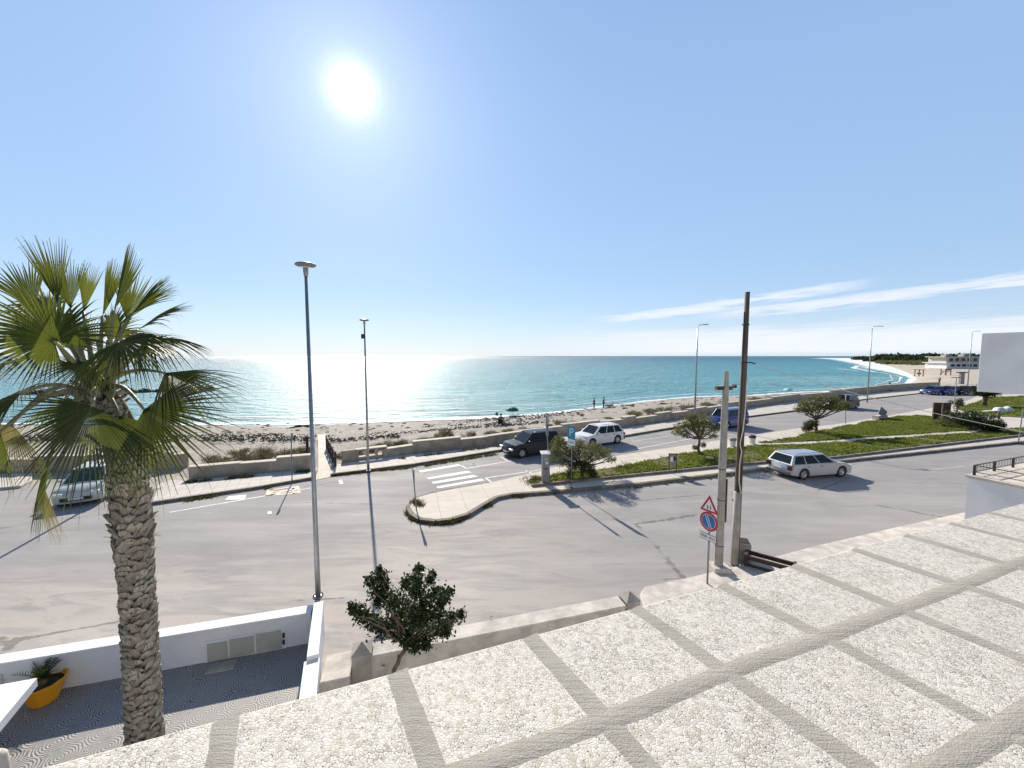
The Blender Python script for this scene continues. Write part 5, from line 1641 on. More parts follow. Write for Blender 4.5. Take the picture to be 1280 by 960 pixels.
# weeds along kerbs
wm = MB()
def weeds(px, z, n, size, spread=0.12):
    pts = sub([P(x, y, z) for x, y in px], 0.4)
    for _ in range(n):
        i = rnd.randrange(len(pts) - 1)
        c = pts[i].lerp(pts[i + 1], rnd.random())
        if noise.noise(c * 0.8) < -0.05: continue
        c = c + Vector((rnd.gauss(0, spread), rnd.gauss(0, spread), 0))
        for q in range(9):
            a_ = rnd.uniform(0, 2 * math.pi)
            h = size * rnd.uniform(.4, 1.3)
            dx, dy = math.cos(a_) * .02, math.sin(a_) * .02
            o_ = Vector((rnd.gauss(0, size * .5), rnd.gauss(0, size * .5), 0)) + c
            i0 = len(wm.v)
            wm.v += [(o_.x - dx, o_.y - dy, z), (o_.x + dx, o_.y + dy, z), (o_.x + rnd.gauss(0, h * .6), o_.y + rnd.gauss(0, h * .6), z + h)]
            wm.f.append((i0, i0 + 1, i0 + 2))
weeds([(512, 640), (520, 650), (545, 654), (566, 652), (590, 645), (600, 637)], 0.0, 330, 0.13, 0.09)
weeds([(530, 652), (560, 654), (575, 650)], 0.0, 160, 0.12, 0.08)
weeds([(517, 626), (524, 630), (530, 634)], 0.12, 40, 0.16)
weeds([(605, 635), (625, 625), (655, 620)], 0.0, 90, 0.13, 0.06)
weeds([(655, 619), (800, 610), (960, 590), (1057, 580)], 0.0, 160, 0.08, 0.05)
weeds([(200, 631), (320, 613), (395, 599)], 0.0, 300, 0.12, 0.07)
weeds([(415, 595), (520, 584), (620, 568)], 0.0, 330, 0.13, 0.07)
weeds([(236, 603), (300, 597), (389, 589)], 0.13, 260, 0.15, 0.06)
weeds([(480, 576), (560, 566), (640, 556)], 0.13, 160, 0.14, 0.06)
weeds([(420, 588), (432, 583), (440, 582)], 0.13, 80, 0.3, 0.12)
weeds([(660, 603), (672, 607), (690, 604), (745, 598), (800, 592)], 0.16, 200, 0.15, 0.1)
weeds([(660, 600), (700, 594), (760, 588), (840, 574)], 0.16, 260, 0.16, 0.25)
weeds([(620, 564), (780, 546), (932, 522)], 0.0, 220, 0.1, 0.07)
w_ = wm.build('weeds', MT['weed']); w_['kind'] = 'stuff'

# ------------------------------------------------------------------ trees of the reservation
def umbrella_tree(base_px, z, label, lobes_px, depth_spread, leafsize, n, trunk_r, forks, m='tamarisk', skirt=None, cat='tree', name='roadside_tree'):
    p = P(*base_px, z)
    rnd = random.Random(int(base_px[0]))
    root = empty(name, (p.x, p.y, z), 0, label, cat)
    tr, cr = MB(), MB()
    cen = []
    for (x, y, rpx) in lobes_px:
        Y = p.y + rnd.uniform(-depth_spread, depth_spread)
        c = PD(x, y, Y) - root.location
        r = rpx * Y / 480
        cen.append((c, r))
    fork = Vector((rnd.uniform(-.05, .05), 0, forks))
    branchy(tr, (0, 0, -0.05), fork, trunk_r, trunk_r * 0.75, rnd, 4, 0.04)
    for c, r in cen:
        mid = fork.lerp(c, 0.55) + Vector((0, 0, -0.12))
        branchy(tr, fork, mid, trunk_r * 0.6, trunk_r * 0.35, rnd, 3, 0.06)
        branchy(tr, mid, c + Vector((0, 0, r * .3)), trunk_r * 0.35, 0.012, rnd, 4, 0.08)
        for _ in range(3):
            e = c + Vector((rnd.gauss(0, r * .6), rnd.gauss(0, r * .6), rnd.gauss(0, r * .4)))
            branchy(tr, mid, e, 0.02, 0.006, rnd, 3, 0.08)
        clump(cr, c, r * 1.06, int(n * 1.5 * r * r), leafsize * 1.15, rnd, 0.34, 0.66, 0.15, seed=base_px[0])
    tr.build('trunk', MT['bark'], root, smooth=True)
    cr.build('crown', MT[m], root)
    if skirt:
        sk = MB()
        for (x, y, rpx) in skirt:
            Y = p.y + rnd.uniform(-.25, .1)
            c = PD(x, y, Y) - root.location
            clump(sk, c, rpx * Y / 480, int(1300 * (rpx * Y / 480) ** 2 * 4), 0.15, rnd, 0.22, 0.9, 0.1)
        sk.build('basal_shoots', MT['green'], root)
    return root
umbrella_tree((727, 596), GZ, 'wide dark olive tree on the reservation behind the parking sign',
              [(700, 557, 13), (712, 566, 12), (704, 578, 9), (693, 567, 10), (722, 556, 12), (737, 562, 12), (748, 568, 11), (733, 571, 10), (757, 566, 10), (764, 574, 7), (722, 567, 11), (700, 549, 8), (746, 558, 8), (690, 575, 6)],
              0.7, 0.11, 1500, 0.10, 0.7, m='tamarisk', skirt=[(716, 583, 8), (727, 582, 9), (737, 586, 9), (712, 592, 6), (742, 592, 6)])
umbrella_tree((874, 566), GZ, 'rounded olive green tree on the reservation left of the concrete pole',
              [(852, 534, 10), (862, 528, 11), (872, 522, 10), (884, 528, 11), (892, 536, 8), (868, 536, 9), (880, 540, 7), (846, 540, 7), (857, 543, 7), (891, 545, 6), (874, 530, 9), (862, 521, 7), (884, 520, 6)],
              0.6, 0.12, 1200, 0.10, 1.0, skirt=[(869, 559, 4), (879, 556, 4)])
umbrella_tree((1020, 539), GZ, 'wide flat topped olive tree on the far part of the reservation',
              [(1008, 505, 9), (1018, 501, 9), (1030, 499, 9), (1042, 500, 9), (1052, 505, 8), (1000, 512, 7), (1012, 513, 8), (1024, 509, 9), (1036, 508, 9), (1046, 510, 7), (1057, 509, 5), (1003, 506, 6)],
              0.8, 0.16, 800, 0.12, 1.1, skirt=[(1010, 531, 6), (1017, 529, 6), (1007, 536, 5), (1013, 535, 5)])

# small evergreen beside the garden wall
pb = PD(495, 850, 7.35)
root = empty('small_tree', (pb.x, 7.35, 0), 0, 'small glossy dark evergreen tree rising in front of the old garden wall', 'tree')
rnd = random.Random(5)
lob = [(448, 764, 9), (440, 760, 5), (458, 772, 10), (470, 780, 11), (482, 786, 11), (463, 726, 7), (470, 737, 9), (477, 720, 6), (480, 730, 8), (484, 748, 11), (475, 750, 8), (495, 752, 11),
       (508, 728, 8), (522, 722, 9), (524, 711, 5), (520, 738, 10), (538, 725, 5), (541, 718, 4), (545, 740, 8), (556, 744, 8), (562, 740, 5), (550, 754, 8), (532, 752, 11), (510, 762, 13), (530, 770, 12), (548, 771, 10),
       (565, 772, 7), (576, 768, 5), (512, 784, 13), (498, 793, 9), (510, 800, 9), (530, 793, 11), (545, 788, 10), (558, 790, 7), (532, 806, 6), (520, 808, 6), (497, 775, 11), (474, 712, 3), (557, 780, 7), (520, 770, 12)]
tr, cr = MB(), MB()
fork = PD(508, 808, 7.35) - root.location
branchy(tr, (0, 0, 0), PD(492, 838, 7.35) - root.location, 0.05, 0.045, rnd, 2, 0.02)
branchy(tr, PD(492, 838, 7.35) - root.location, fork, 0.045, 0.04, rnd, 4, 0.03)
for x, y, rp in lob:
    c = PD(x, y, 7.35 + rnd.uniform(-.45, .45)) - root.location
    r = rp * 7.35 / 480
    branchy(tr, fork, c, 0.022, 0.006, rnd, 6, 0.05)
    nn_ = int(140 + 8500 * r * r)
    for _ in range(nn_):
        d = Vector((rnd.gauss(0, .55), rnd.gauss(0, .55), rnd.gauss(0, .55)))
        leaf(cr, c + d * r, 0.075, rnd, 0.55, 0.2)
tr.build('trunk', MT['bark'], root, smooth=True)
cr.build('crown', MT['bush'], root)

# spiky and thin plants by the garden wall
def spiky(px, z, L, n, label, m='green', up=0.6, w_=0.02, cat='plant', name='spiky_plant', Y=None):
    p = P(*px, z) if Y is None else PD(px[0], px[1], Y)
    rnd = random.Random(int(px[0] * 3))
    mb = MB()
    for k in range(n):
        a_ = rnd.uniform(0, 2 * math.pi); e = rnd.uniform(up - .5, up + .6)
        d = Vector((math.cos(a_) * math.cos(e), math.sin(a_) * math.cos(e), math.sin(e)))
        s_ = d.cross(Vector((0, 0, 1))).normalized() * w_
        l_ = L * rnd.uniform(.6, 1.1)
        q = d * l_ * .55
        t = d * l_ - Vector((0, 0, l_ * .12))
        mb.add([-s_ * .6, s_ * .6, q + s_, q - s_, t], [(0, 1, 2, 3), (3, 2, 4)])
    o = mb.build(name, MT[m])
    o.location = p
    return tag(o, label, cat)
def stalks(px, Y, n, h, label):
    rnd = random.Random(int(px[0]))
    p = PD(px[0], px[1], Y)
    root = empty('weed_plant', p, 0, label, 'plant')
    st, lf = MB(), MB()
    for k in range(n):
        b_ = Vector((rnd.uniform(-.22, .22), rnd.uniform(-.08, .08), -0.3))
        t = b_ + Vector((rnd.gauss(0, .10), rnd.gauss(0, .08), h * rnd.uniform(.6, 1.1) + .3))
        pts = branchy(st, b_, t, 0.006, 0.003, rnd, 5, 0.04)
        for q in pts[2:]:
            for _ in range(5):
                leaf(lf, q + Vector((rnd.gauss(0, .035), rnd.gauss(0, .035), rnd.gauss(0, .02))), 0.055, rnd, 0.3)
    st.build('stem', MT['bark'], root); lf.build('foliage', MT['green'], root)
GY = p0.y
spiky((596, 804), 0, 0.20, 26, 'small spiky agave against the old garden wall', 'bush', Y=8.75)
stalks((622, 797), 8.95, 7, 0.42, 'tall thin weeds between the agave and the right pillar of the garden wall')
stalks((640, 792), 9.05, 8, 0.36, 'tangle of weeds right of the tall thin weeds at the roof edge')
spiky((480, 833), 0, 0.22, 40, 'yellowish weed at the foot of the small evergreen', 'palmdry', 0.9, 0.02, Y=7.9)
spiky((853, 740), 0, 0.12, 20, 'tiny green weed on the pavement behind the roof edge', 'green', Y=11.2)

# ------------------------------------------------------------------ low beach shrubs
def low_shrub_proto(kind, seed):
    rnd = random.Random(seed)
    root = empty('beach_shrub', (0, 0, 0))
    st, lf = MB(), MB()
    for k in range(9):
        c = Vector((rnd.uniform(-.75, .75), rnd.uniform(-.5, .5), rnd.uniform(.15, .38)))
        r = rnd.uniform(.22, .42)
        clump(lf, c, r, 170, 0.11, rnd, 0.22, 0.7, 0.2, seed)
        for q in range(5):
            branchy(st, (c.x * .5, c.y * .5, -.05), c + Vector((rnd.gauss(0, r * .7), rnd.gauss(0, r * .7), r * rnd.uniform(.3, 1.1))), 0.014, 0.005, rnd, 3, 0.08)
    st.build('stem', MT['wood'], root)
    lf.build('foliage', MT[kind], root)
    return root
protos = {('dry', 0): low_shrub_proto('dry', 1), ('dry', 1): low_shrub_proto('dry', 2), ('green', 0): low_shrub_proto('green', 3), ('tamarisk', 0): low_shrub_proto('tamarisk', 4)}
used = set()
def put_shrub(key, px, sx, sz, label, group, z=-0.05, rz=None):
    rnd = random.Random(int(px[0] * 7 + px[1]))
    o = protos[key] if key not in used else copy_tree(protos[key])
    used.add(key)
    q = P(*px, z)
    o.location = q
    o.rotation_euler = (0, 0, rnd.uniform(0, 6.28) if rz is None else rz)
    o.scale = (sx, sx * .9, sz)
    tag(o, label, 'shrub', group)
    return o
gd_ = 'dry shrubs behind the planter wall'
for i, (x, y, s_, k) in enumerate([(262, 580, 1.0, ('dry', 0)), (285, 582, 1.2, ('dry', 1)), (306, 580, 1.25, ('dry', 0)), (322, 578, 1.2, ('tamarisk', 0)), (340, 576, 1.25, ('dry', 1)), (356, 571, 1.1, ('dry', 0)), (372, 569, 1.1, ('tamarisk', 0)), (384, 566, .9, ('dry', 1)), (330, 567, 1.1, ('dry', 0)), (300, 570, 1.1, ('tamarisk', 0))]):
    lab = ['dry shrub at the left end of the planter wall', 'dry shrub under the right hand palm frond tips', 'wide dry shrub over the lowest stretch of planter wall', 'olive dry shrub before the step of the planter wall',
           'tangled grey shrub at the step of the planter wall', 'dry shrub behind the thin kerb sign post', 'olive shrub left of the tall lamp above the planter wall', 'grey shrub at the path end of the planter wall',
           'dry shrub in the back row behind the planter step', 'olive shrub in the back row nearest the palm'][i]
    put_shrub(k, (x, y), s_, s_ * .95, lab, gd_)
g2_ = 'low plants on the sand behind the sea wall'
labs = [('green', 427, 574, .8, 'green bush at the foot of the lattice railing'), ('tamarisk', 441, 570, .8, 'olive plant just behind the wall seat'), ('dry', 452, 567, .8, 'dry plant behind the middle of the wall seat'),
        ('tamarisk', 468, 563, .9, 'olive plant at the right end of the wall seat'), ('green', 486, 561, 1.1, 'broad green plant right of the wall seat'), ('green', 500, 560, 1.0, 'green plant against the step of the sea wall'),
        ('dry', 523, 552, .6, 'small dry plant above the raised wall stretch'), ('green', 540, 551, .6, 'small green plant halfway to the dark bush'), ('dry', 552, 549, .7, 'dry plant left of the dark upright bush'),
        ('green', 562, 547, .9, 'dark upright bush on the pebbles left of the beach chair'), ('dry', 585, 546, .6, 'flat dry plant right of the dark upright bush'), ('green', 614, 543, .7, 'green plant below the beach chair'),
        ('tamarisk', 636, 541, .8, 'olive plant above the nose of the dark suv'), ('dry', 655, 537, .5, 'small dry plant above the roof of the dark suv'), ('green', 689, 534, .6, 'green plant behind the sign post plate'),
        ('dry', 706, 531, .9, 'dry plant behind the blue parking sign'), ('tamarisk', 722, 531, .8, 'olive plant left of the white suv'), ('green', 762, 524, .5, 'small dark plant above the white suv'), ('green', 727, 520, .5, 'tiny dark plant out on the pebbles'),
        ('tamarisk', 795, 520, 1.3, 'olive plant behind the pale wall right of the white suv'), ('dry', 812, 517, 1.2, 'dry plant on the slope left of the middle tree'), ('tamarisk', 830, 515, 1.4, 'olive plant on the slope behind the middle tree'),
        ('dry', 852, 512, 1.4, 'dry plant left of the first arm street lamp'), ('tamarisk', 884, 509, 1.5, 'olive plant right of the first arm street lamp'), ('dry', 910, 507, 1.5, 'dry plant between the two utility poles'),
        ('tamarisk', 950, 502, 1.6, 'olive plant behind the wall right of the wooden pole'), ('dry', 972, 499, 1.6, 'dry plant behind the wall towards the cyan umbrella'), ('tamarisk', 1100, 489, 1.9, 'olive plant behind the sea wall right of the second arm lamp')]
cnt = {}
for k, x, y, s_, lab in labs:
    cnt[k] = cnt.get(k, 0) + 1
    key = (k, 0) if k != 'dry' else ('dry', cnt[k] % 2)
    put_shrub(key, (x, y), s_ * 1.35, s_ * (1.45 if 'upright' in lab else .95), lab, g2_, z=-0.1)
# dark seaweed heaps and stones scattered along the shore
rnd = random.Random(21)
sw = MB()
def lump(mb, c, r, sq):
    n0 = len(mb.v)
    for i in range(5):
        th = math.pi * i / 8
        for k in range(8):
            a_ = math.pi * k / 4
            v = Vector((math.sin(th) * math.cos(a_) * 1.5, math.sin(th) * math.sin(a_), math.cos(th) * sq))
            v *= r * (1 + .45 * noise.noise(v * 2 + Vector((c[0], c[1], 0))))
            mb.v.append((c[0] + v.x, c[1] + v.y, c[2] + v.z - .03))
    for i in range(4):
        for k in range(8):
            a_ = n0 + i * 8 + k; b_ = n0 + i * 8 + (k + 1) % 8
            mb.f.append((a_, a_ + 8, b_ + 8, b_))
for i in range(520):
    t = rnd.random() ** 1.3
    x = 700 + (1165 - 700) * (1 - t) if rnd.random() < .8 else rnd.uniform(250, 700)
    # between the shore and the wall lines
    ys = 527 if x < 520 else (527 + (497 - 527) * (x - 520) / 349 if x < 869 else 497 + (488 - 497) * (x - 869) / 240)
    yw = ys + (20 if x < 700 else 18 - (x - 700) * .03)
    y = ys + 1 + (yw - ys) * (rnd.random() ** (1.6 if x > 780 else 1.0)) * .8
    q = P(x, y, -.9)
    lump(sw, (q.x, q.y, -1.0 if y < ys + 5 else -.62), rnd.uniform(.08, .2) * (1 if x < 760 else rnd.uniform(1, 2.3)), rnd.uniform(.3, .6))
s_ = sw.build('seaweed', MT['weedpile'], smooth=True); s_['kind'] = 'stuff'
pb_ = MB()
for i in range(8000):
    x = rnd.uniform(-40, 1020)
    ys = 531 if x < 430 else (531 + (497 - 531) * (x - 430) / 439 if x < 869 else 497 + (491 - 497) * (x - 869) / 130)
    y = ys + 1 + (30 if x < 500 else 22 if x < 800 else 12) * rnd.random()
    q = P(x, y, -.8)
    if 395 < x < 410 and y > 545: continue
    # height follows the beach mesh analytically
    tz = max(0.02, min(1, (yw_ := (y - ys)) / 40))
    r = rnd.uniform(.03, .13)
    n0 = len(pb_.v)
    z = -1.3 * ((1 - tz) ** 1.6) + .03
    ang_ = rnd.uniform(0, 3.14)
    for k in range(5):
        a_ = 2 * math.pi * k / 5
        pb_.v.append((q.x + math.cos(a_ + ang_) * r * 1.3, q.y + math.sin(a_ + ang_) * r, z - .05))
    pb_.v.append((q.x, q.y, z + r * .5))
    for k in range(5): pb_.f.append((n0 + k, n0 + (k + 1) % 5, n0 + 5))
s_ = pb_.build('pebbles', MT['rock']); s_['kind'] = 'stuff'
# breakwater rocks in the water on the left
for pts_, lab, nn_ in (([(38, 492), (70, 492), (110, 493), (158, 494)], 'long low rock breakwater in the sea behind the palm', 60), ([(196, 489), (220, 488), (248, 488), (268, 489)], 'short low reef of dark rocks right of the palm crown', 34)):
    mb = MB()
    L_ = sub([P(x, y, SEA_Z) for x, y in pts_], 1.0)
    o0 = L_[0].copy()
    for i in range(nn_):
        q = L_[int(i / nn_ * (len(L_) - 1))] + Vector((rnd.gauss(0, .4), rnd.gauss(0, 1.6), 0))
        lump(mb, (q.x - o0.x, q.y - o0.y, 0.0), rnd.uniform(.5, 1.1), rnd.uniform(.5, 1.0))
    o = mb.build('breakwater', MT['rock'])
    o.location = o0
    tag(o, lab, 'rocks')
# three low rocks at the waterline left of the path
for (x, y, r, lab) in ((373, 533.5, .35, 'largest dark rock at the waterline above the tall lamp base'), (383, 533, .25, 'small dark rock right of the largest at the waterline'), (365, 535, .22, 'small flat dark rock left of the largest at the waterline')):
    mb = MB(); lump(mb, (0, 0, 0), r, .8)
    o = mb.build('rock', MT['rock'], smooth=True); o.location = settle(x, y); tag(o, lab, 'rock')

# plants round the rusty panels, clipped tree and fallen palm
def leafy(px, z, label, r, h, m, n, size, name='shrub', cat='shrub', aspect=0.3):
    p = P(*px, z)
    rnd = random.Random(int(px[0] * 5))
    root = empty(name, p, 0, label, cat)
    st, lf = MB(), MB()
    for k in range(7):
        c = Vector((rnd.uniform(-r, r) * .7, rnd.uniform(-r, r) * .5, h * rnd.uniform(.35, .8)))
        clump(lf, c, min(r, h) * .5, n // 7, size, rnd, aspect, .8, .2, k)
        branchy(st, (0, 0, 0), c, .04, .012, rnd, 4, .06)
    st.build('stem', MT['bark'], root); lf.build('foliage', MT[m], root)
    return root
leafy((1192, 528), GZ, 'pale spiky shrub right beside the rusty panels', 1.0, 1.3, 'tamarisk', 900, .3, aspect=.15)
leafy((1180, 533), GZ, 'low grey green plants in front of the rusty panels', 1.6, .8, 'tamarisk', 900, .2, aspect=.2)
leafy((1196, 516), GZ, 'tall thin shrub behind the slim cross headed post', .7, 2.1, 'green', 700, .25)
leafy((1212, 537), GZ, 'dark sprawling bush right of the rusty panels', 2.0, 1.5, 'bush', 2200, .26)
leafy((1230, 538), GZ, 'dark low bush at the right end of the sprawling bush', 2.2, 1.0, 'bush', 1800, .26)
spiky((1214, 533), GZ, 2.4, 60, 'dark young palm with drooping fronds among the bushes', 'bush', .45, .09, 'palm', 'young_palm')
p = P(1230.5, 507, GZ)
root = empty('clipped_tree', p, 0, 'small dark tree with clipped crown under the white parapet', 'tree')
st, lf = MB(), MB()
rnd = random.Random(8)
branchy(st, (0, 0, -.1), (0, 0, 1.6), .28, .24, rnd, 3, .02)
clump(lf, (0, 0, 2.1), 1.25, 2600, .26, rnd, .5, .75, .3, 2)
st.build('trunk', MT['bark'], root, smooth=True); lf.build('crown', MT['bush'], root)

# ------------------------------------------------------------------ woodland on the far headland (one uncountable mass)
rnd = random.Random(31)
wd = MB()
def tree_blob(c, r, h):
    for k in range(int(26)):
        d = Vector((rnd.gauss(0, 1), rnd.gauss(0, 1), abs(rnd.gauss(0, 1)))).normalized()
        q = Vector(c) + Vector((d.x * r, d.y * r, d.z * h * rnd.uniform(.7, 1.05)))
        for _ in range(2):
            leaf(wd, q + Vector((rnd.gauss(0, r * .15), rnd.gauss(0, r * .15), rnd.gauss(0, h * .1))), r * .75, rnd, .8)
for i in range(900):
    x = 1068 + 250 * rnd.random() ** .8
    f = (x - 1068) / 150
    yb = 450.2 + rnd.random() * (0.3 + 4.2 * min(1, f))
    if x < 1085: yb = 448.6 + rnd.random() * .6
    q = P(x, yb, 0)
    dist = q.length
    tall = (5.2 if yb < 452.5 else 2.2) * rnd.uniform(.6, 1.25) * (1.0 if x > 1095 else .7)
    if yb < 451.5: tall = 8.5 * rnd.uniform(.55, 1.15) * (1.0 if x > 1095 else .6)
    tree_blob((q.x, q.y, 0), rnd.uniform(2.5, 5) * (1 if dist < 500 else 1.6), tall)
s_ = wd.build('woodland', MT['forest']); s_['kind'] = 'stuff'
wd = MB()
for i in range(420):
    x = 1098 + 110 * rnd.random()
    y = 452.6 + (x - 1098) / 110 * 3.2 + rnd.gauss(0, .8)
    q = P(x, max(451.5, y), 0)
    tree_blob((q.x, q.y, 0), rnd.uniform(1.5, 3.5), rnd.uniform(.7, 1.8))
s_ = wd.build('dune_scrub', MT['tamarisk']); s_['kind'] = 'stuff'

# ------------------------------------------------------------------ fan palm
PZ = P(181, 941).y
pb0 = P(181, 941)
PX = pb0.x
root = empty('fan_palm', (PX, PZ, 0), 0, 'large fan palm with shaggy trunk standing in the courtyard', 'palm tree')
rt = Vector((PX, PZ, 0))
crown = PD(124, 492, PZ) - rt
rnd = random.Random(77)
bz_ = 0.0
AX = [PD(x, y, PZ) - rt for x, y in ((181, 941), (180, 900), (176, 800), (170, 720), (164, 640), (157, 580), (142, 530), (124, 492))]
def axis(z):
    if z <= AX[0].z: return Vector((AX[0].x, 0, z))
    for a, b in zip(AX, AX[1:]):
        if z <= b.z: return Vector((a.x + (b.x - a.x) * (z - a.z) / (b.z - a.z), 0, z))
    return Vector((AX[-1].x, 0, z))
def trad(z):
    if z < .5: return .225 - .05 * z
    return .195 + .006 * math.sin(z * 2) - .02 * max(0, min(1, (z - 2.6) / 1.5)) - (0.03 * max(0, (z - 5.3)))
core = MB().tube([axis(z) for z in [i * .25 for i in range(int(crown.z / .25) + 1)]], [trad(i * .25) - .02 for i in range(int(crown.z / .25) + 1)], 16)
mbk, T = new_mat('palm_boots')
geo = T.n('ShaderNodeNewGeometry').outputs['Random Per Island']
po = T.n('ShaderNodeTexCoord').outputs['Object']
nb = T.n('ShaderNodeTexNoise', {'Vector': T.n('ShaderNodeMapping', {'Vector': po, 'Scale': (14, 14, 3)}).outputs[0], 'Scale': 2.0, 'Detail': 8.0, 'Roughness': .7}).outputs[0]
cb_ = T.mix(geo, (0.26, 0.225, 0.18), (0.46, 0.41, 0.335))
cb_ = T.mix(T.maprange(nb, .42, .68), cb_, (0.16, 0.135, 0.105))
bs = T.n('ShaderNodeBsdfPrincipled', {'Base Color': cb_, 'Roughness': .85, 'Specular IOR Level': .25, 'Normal': T.n('ShaderNodeBump', {'Strength': .8, 'Distance': .02, 'Height': nb}).outputs[0]})
out(T, bs.outputs[0])
MT['boots'] = mbk
core.build('trunk', MT['bark'], root, smooth=True)
bt = MB()
k = 0
z = 0.05
while z < crown.z - .22:
    upper = max(0, min(1, (z - 3.0) / 1.0)) * (1 - max(0, min(1, (z - 4.9) / .5)))
    r = trad(z)
    ang_ = k * 2.39996 + rnd.gauss(0, .16)
    u = Vector((math.cos(ang_), math.sin(ang_), 0))
    s_ = Vector((-u.y, u.x, 0))
    wdt = rnd.uniform(.075, .115) * (1 + .2 * upper)
    hgt = rnd.uniform(.11, .21) * (1 + .35 * upper)
    tilt = rnd.uniform(.02, .055) + upper * rnd.uniform(.0, .075)
    if z > 5.0: tilt = rnd.uniform(.02, .05)
    c = axis(z)
    tw = rnd.uniform(-.25, .25)
    def bp_(a, rr, zz): 
        q = c + u * rr + s_ * a + Vector((0, 0, zz + a * tw * 1.2))
        return q
    row0 = [bp_(a * wdt, r - .03 - .02 * abs(a), -.03) for a in (-1, -.5, 0, .5, 1)]
    row1 = [bp_(a * wdt * 1.05, r + tilt * .55 + .022 * (1 - a * a), hgt * .45 - .02 * abs(a)) for a in (-1, -.5, 0, .5, 1)]
    row2 = [bp_(a * wdt * .68, r + tilt + .022 * (1 - a * a), hgt * (1 - .18 * abs(a)) + rnd.uniform(-.012, .012)) for a in (-1, -.5, 0, .5, 1)]
    row3 = [bp_(a * wdt * .6, r + tilt - .035, hgt * (.93 - .18 * abs(a))) for a in (-1, -.5, 0, .5, 1)]
    n0 = len(bt.v)
    bt.v += [tuple(q) for q in row0 + row1 + row2 + row3]
    for a_ in range(3):
        for b_ in range(4):
            i0 = n0 + a_ * 5 + b_
            bt.f.append((i0, i0 + 1, i0 + 6, i0 + 5))
    # sides of the boot
    bt.f.append((n0 + 0, n0 + 5, n0 + 10, n0 + 15)); bt.f.append((n0 + 19, n0 + 14, n0 + 9, n0 + 4))
    if upper > .4 and rnd.random() < .22:
        e = c + u * (r + tilt + rnd.uniform(.06, .16)) + Vector((0, 0, hgt * rnd.uniform(.5, 1.1)))
        i0 = len(bt.v)
        bt.v += [tuple(row2[1]), tuple(row2[3]), tuple(e + s_ * rnd.uniform(-.05, .05))]
        bt.f.append((i0, i0 + 1, i0 + 2))
    z += 0.0102 * rnd.uniform(.7, 1.3)
    k += 1
bt.build('leaf_bases', MT['boots'], root)

def frond(hub, axis_, normal, Rr, spread, nseg, droop, m='palm', petw=.040, curl=0.15, start=None, split=0.40, sag=0.1):
    """one fan leaf: petiole from the crown to the hub, blade of folded segments"""
    hub = Vector(hub); ax = Vector(axis_).normalized()
    nm = Vector(normal); nm = (nm - ax * nm.dot(ax)).normalized()
    sd_ = nm.cross(ax).normalized()
    st = Vector(start) if start else crown + Vector((rnd.gauss(0, .05), rnd.gauss(0, .05), rnd.uniform(-.1, .12)))
    fr = bpy.data.objects.new('frond', None); COL.objects.link(fr); fr.parent = root
    pts = []
    L = (hub - st).length
    lift = Vector((0, 0, L * sag))
    for i in range(9):
        t = i / 8
        pts.append(st.lerp(hub, t) + lift * math.sin(math.pi * t))
    MB().tube(pts, [petw * (1.25 - .75 * i / 8) for i in range(9)], 6).build('petiole', MT['petiole'], fr, smooth=True)
    bl = MB()
    dphi = R(spread) / nseg
    g = Vector((0, 0, -1))
    for i in range(nseg):
        ph = -R(spread) / 2 + dphi * (i + .5)
        d = ax * math.cos(ph) + sd_ * math.sin(ph)
        # outer segments are shorter
        Ls = Rr * (0.72 + .28 * math.cos(ph * .8)) * rnd.uniform(.92, 1.06)
        tv = (-ax * math.sin(ph) + sd_ * math.cos(ph))
        drp = droop * rnd.uniform(.6, 1.5)
        jit = rnd.gauss(0, .03)
        steps = 8
        i0 = len(bl.v)
        for s2 in range(steps + 1):
            t = s2 / steps
            if t <= split: hw = t * Ls * math.tan(dphi / 2) * 1.02
            else: hw = split * Ls * math.tan(dphi / 2) * (1 - (t - split) / (1 - split)) ** .75
            hw = max(hw, .0022)
            fold = hw * .95 * (1 if t > 0 else 0)
            p_ = hub + d * (t * Ls) + nm * (curl * Ls * (t * t) * math.cos(ph)) + nm * (-.12 * Ls * abs(math.sin(ph)) * t)
            p_ += tv * jit * Ls * max(0, t - split)
            p_ += g * (drp * Ls * max(0, t - .35) ** 1.7)
            shrink = 1.0
            bl.v += [tuple(p_ - tv * hw * shrink), tuple(p_ + nm * fold), tuple(p_ + tv * hw * shrink)]
        for s2 in range(steps):
            a_ = i0 + s2 * 3
            bl.f.append((a_, a_ + 1, a_ + 4, a_ + 3)); bl.f.append((a_ + 1, a_ + 2, a_ + 5, a_ + 4))
        # hair-like fibres at the tips
        if rnd.random() < .6:
            e = Vector(bl.v[-2]); q = e + d * Ls * .12 + g * Ls * rnd.uniform(.05, .2)
            n0 = len(bl.v)
            bl.v += [tuple(e - tv * .003), tuple(e + tv * .003), tuple(q)]
            bl.f.append((n0, n0 + 1, n0 + 2))
    o = bl.build('blade', MT[m], fr)
    return fr
def H(x, y, dY=0.0): return PD(x, y, PZ + dY) - rt
V_ = Vector
K = PZ / 480
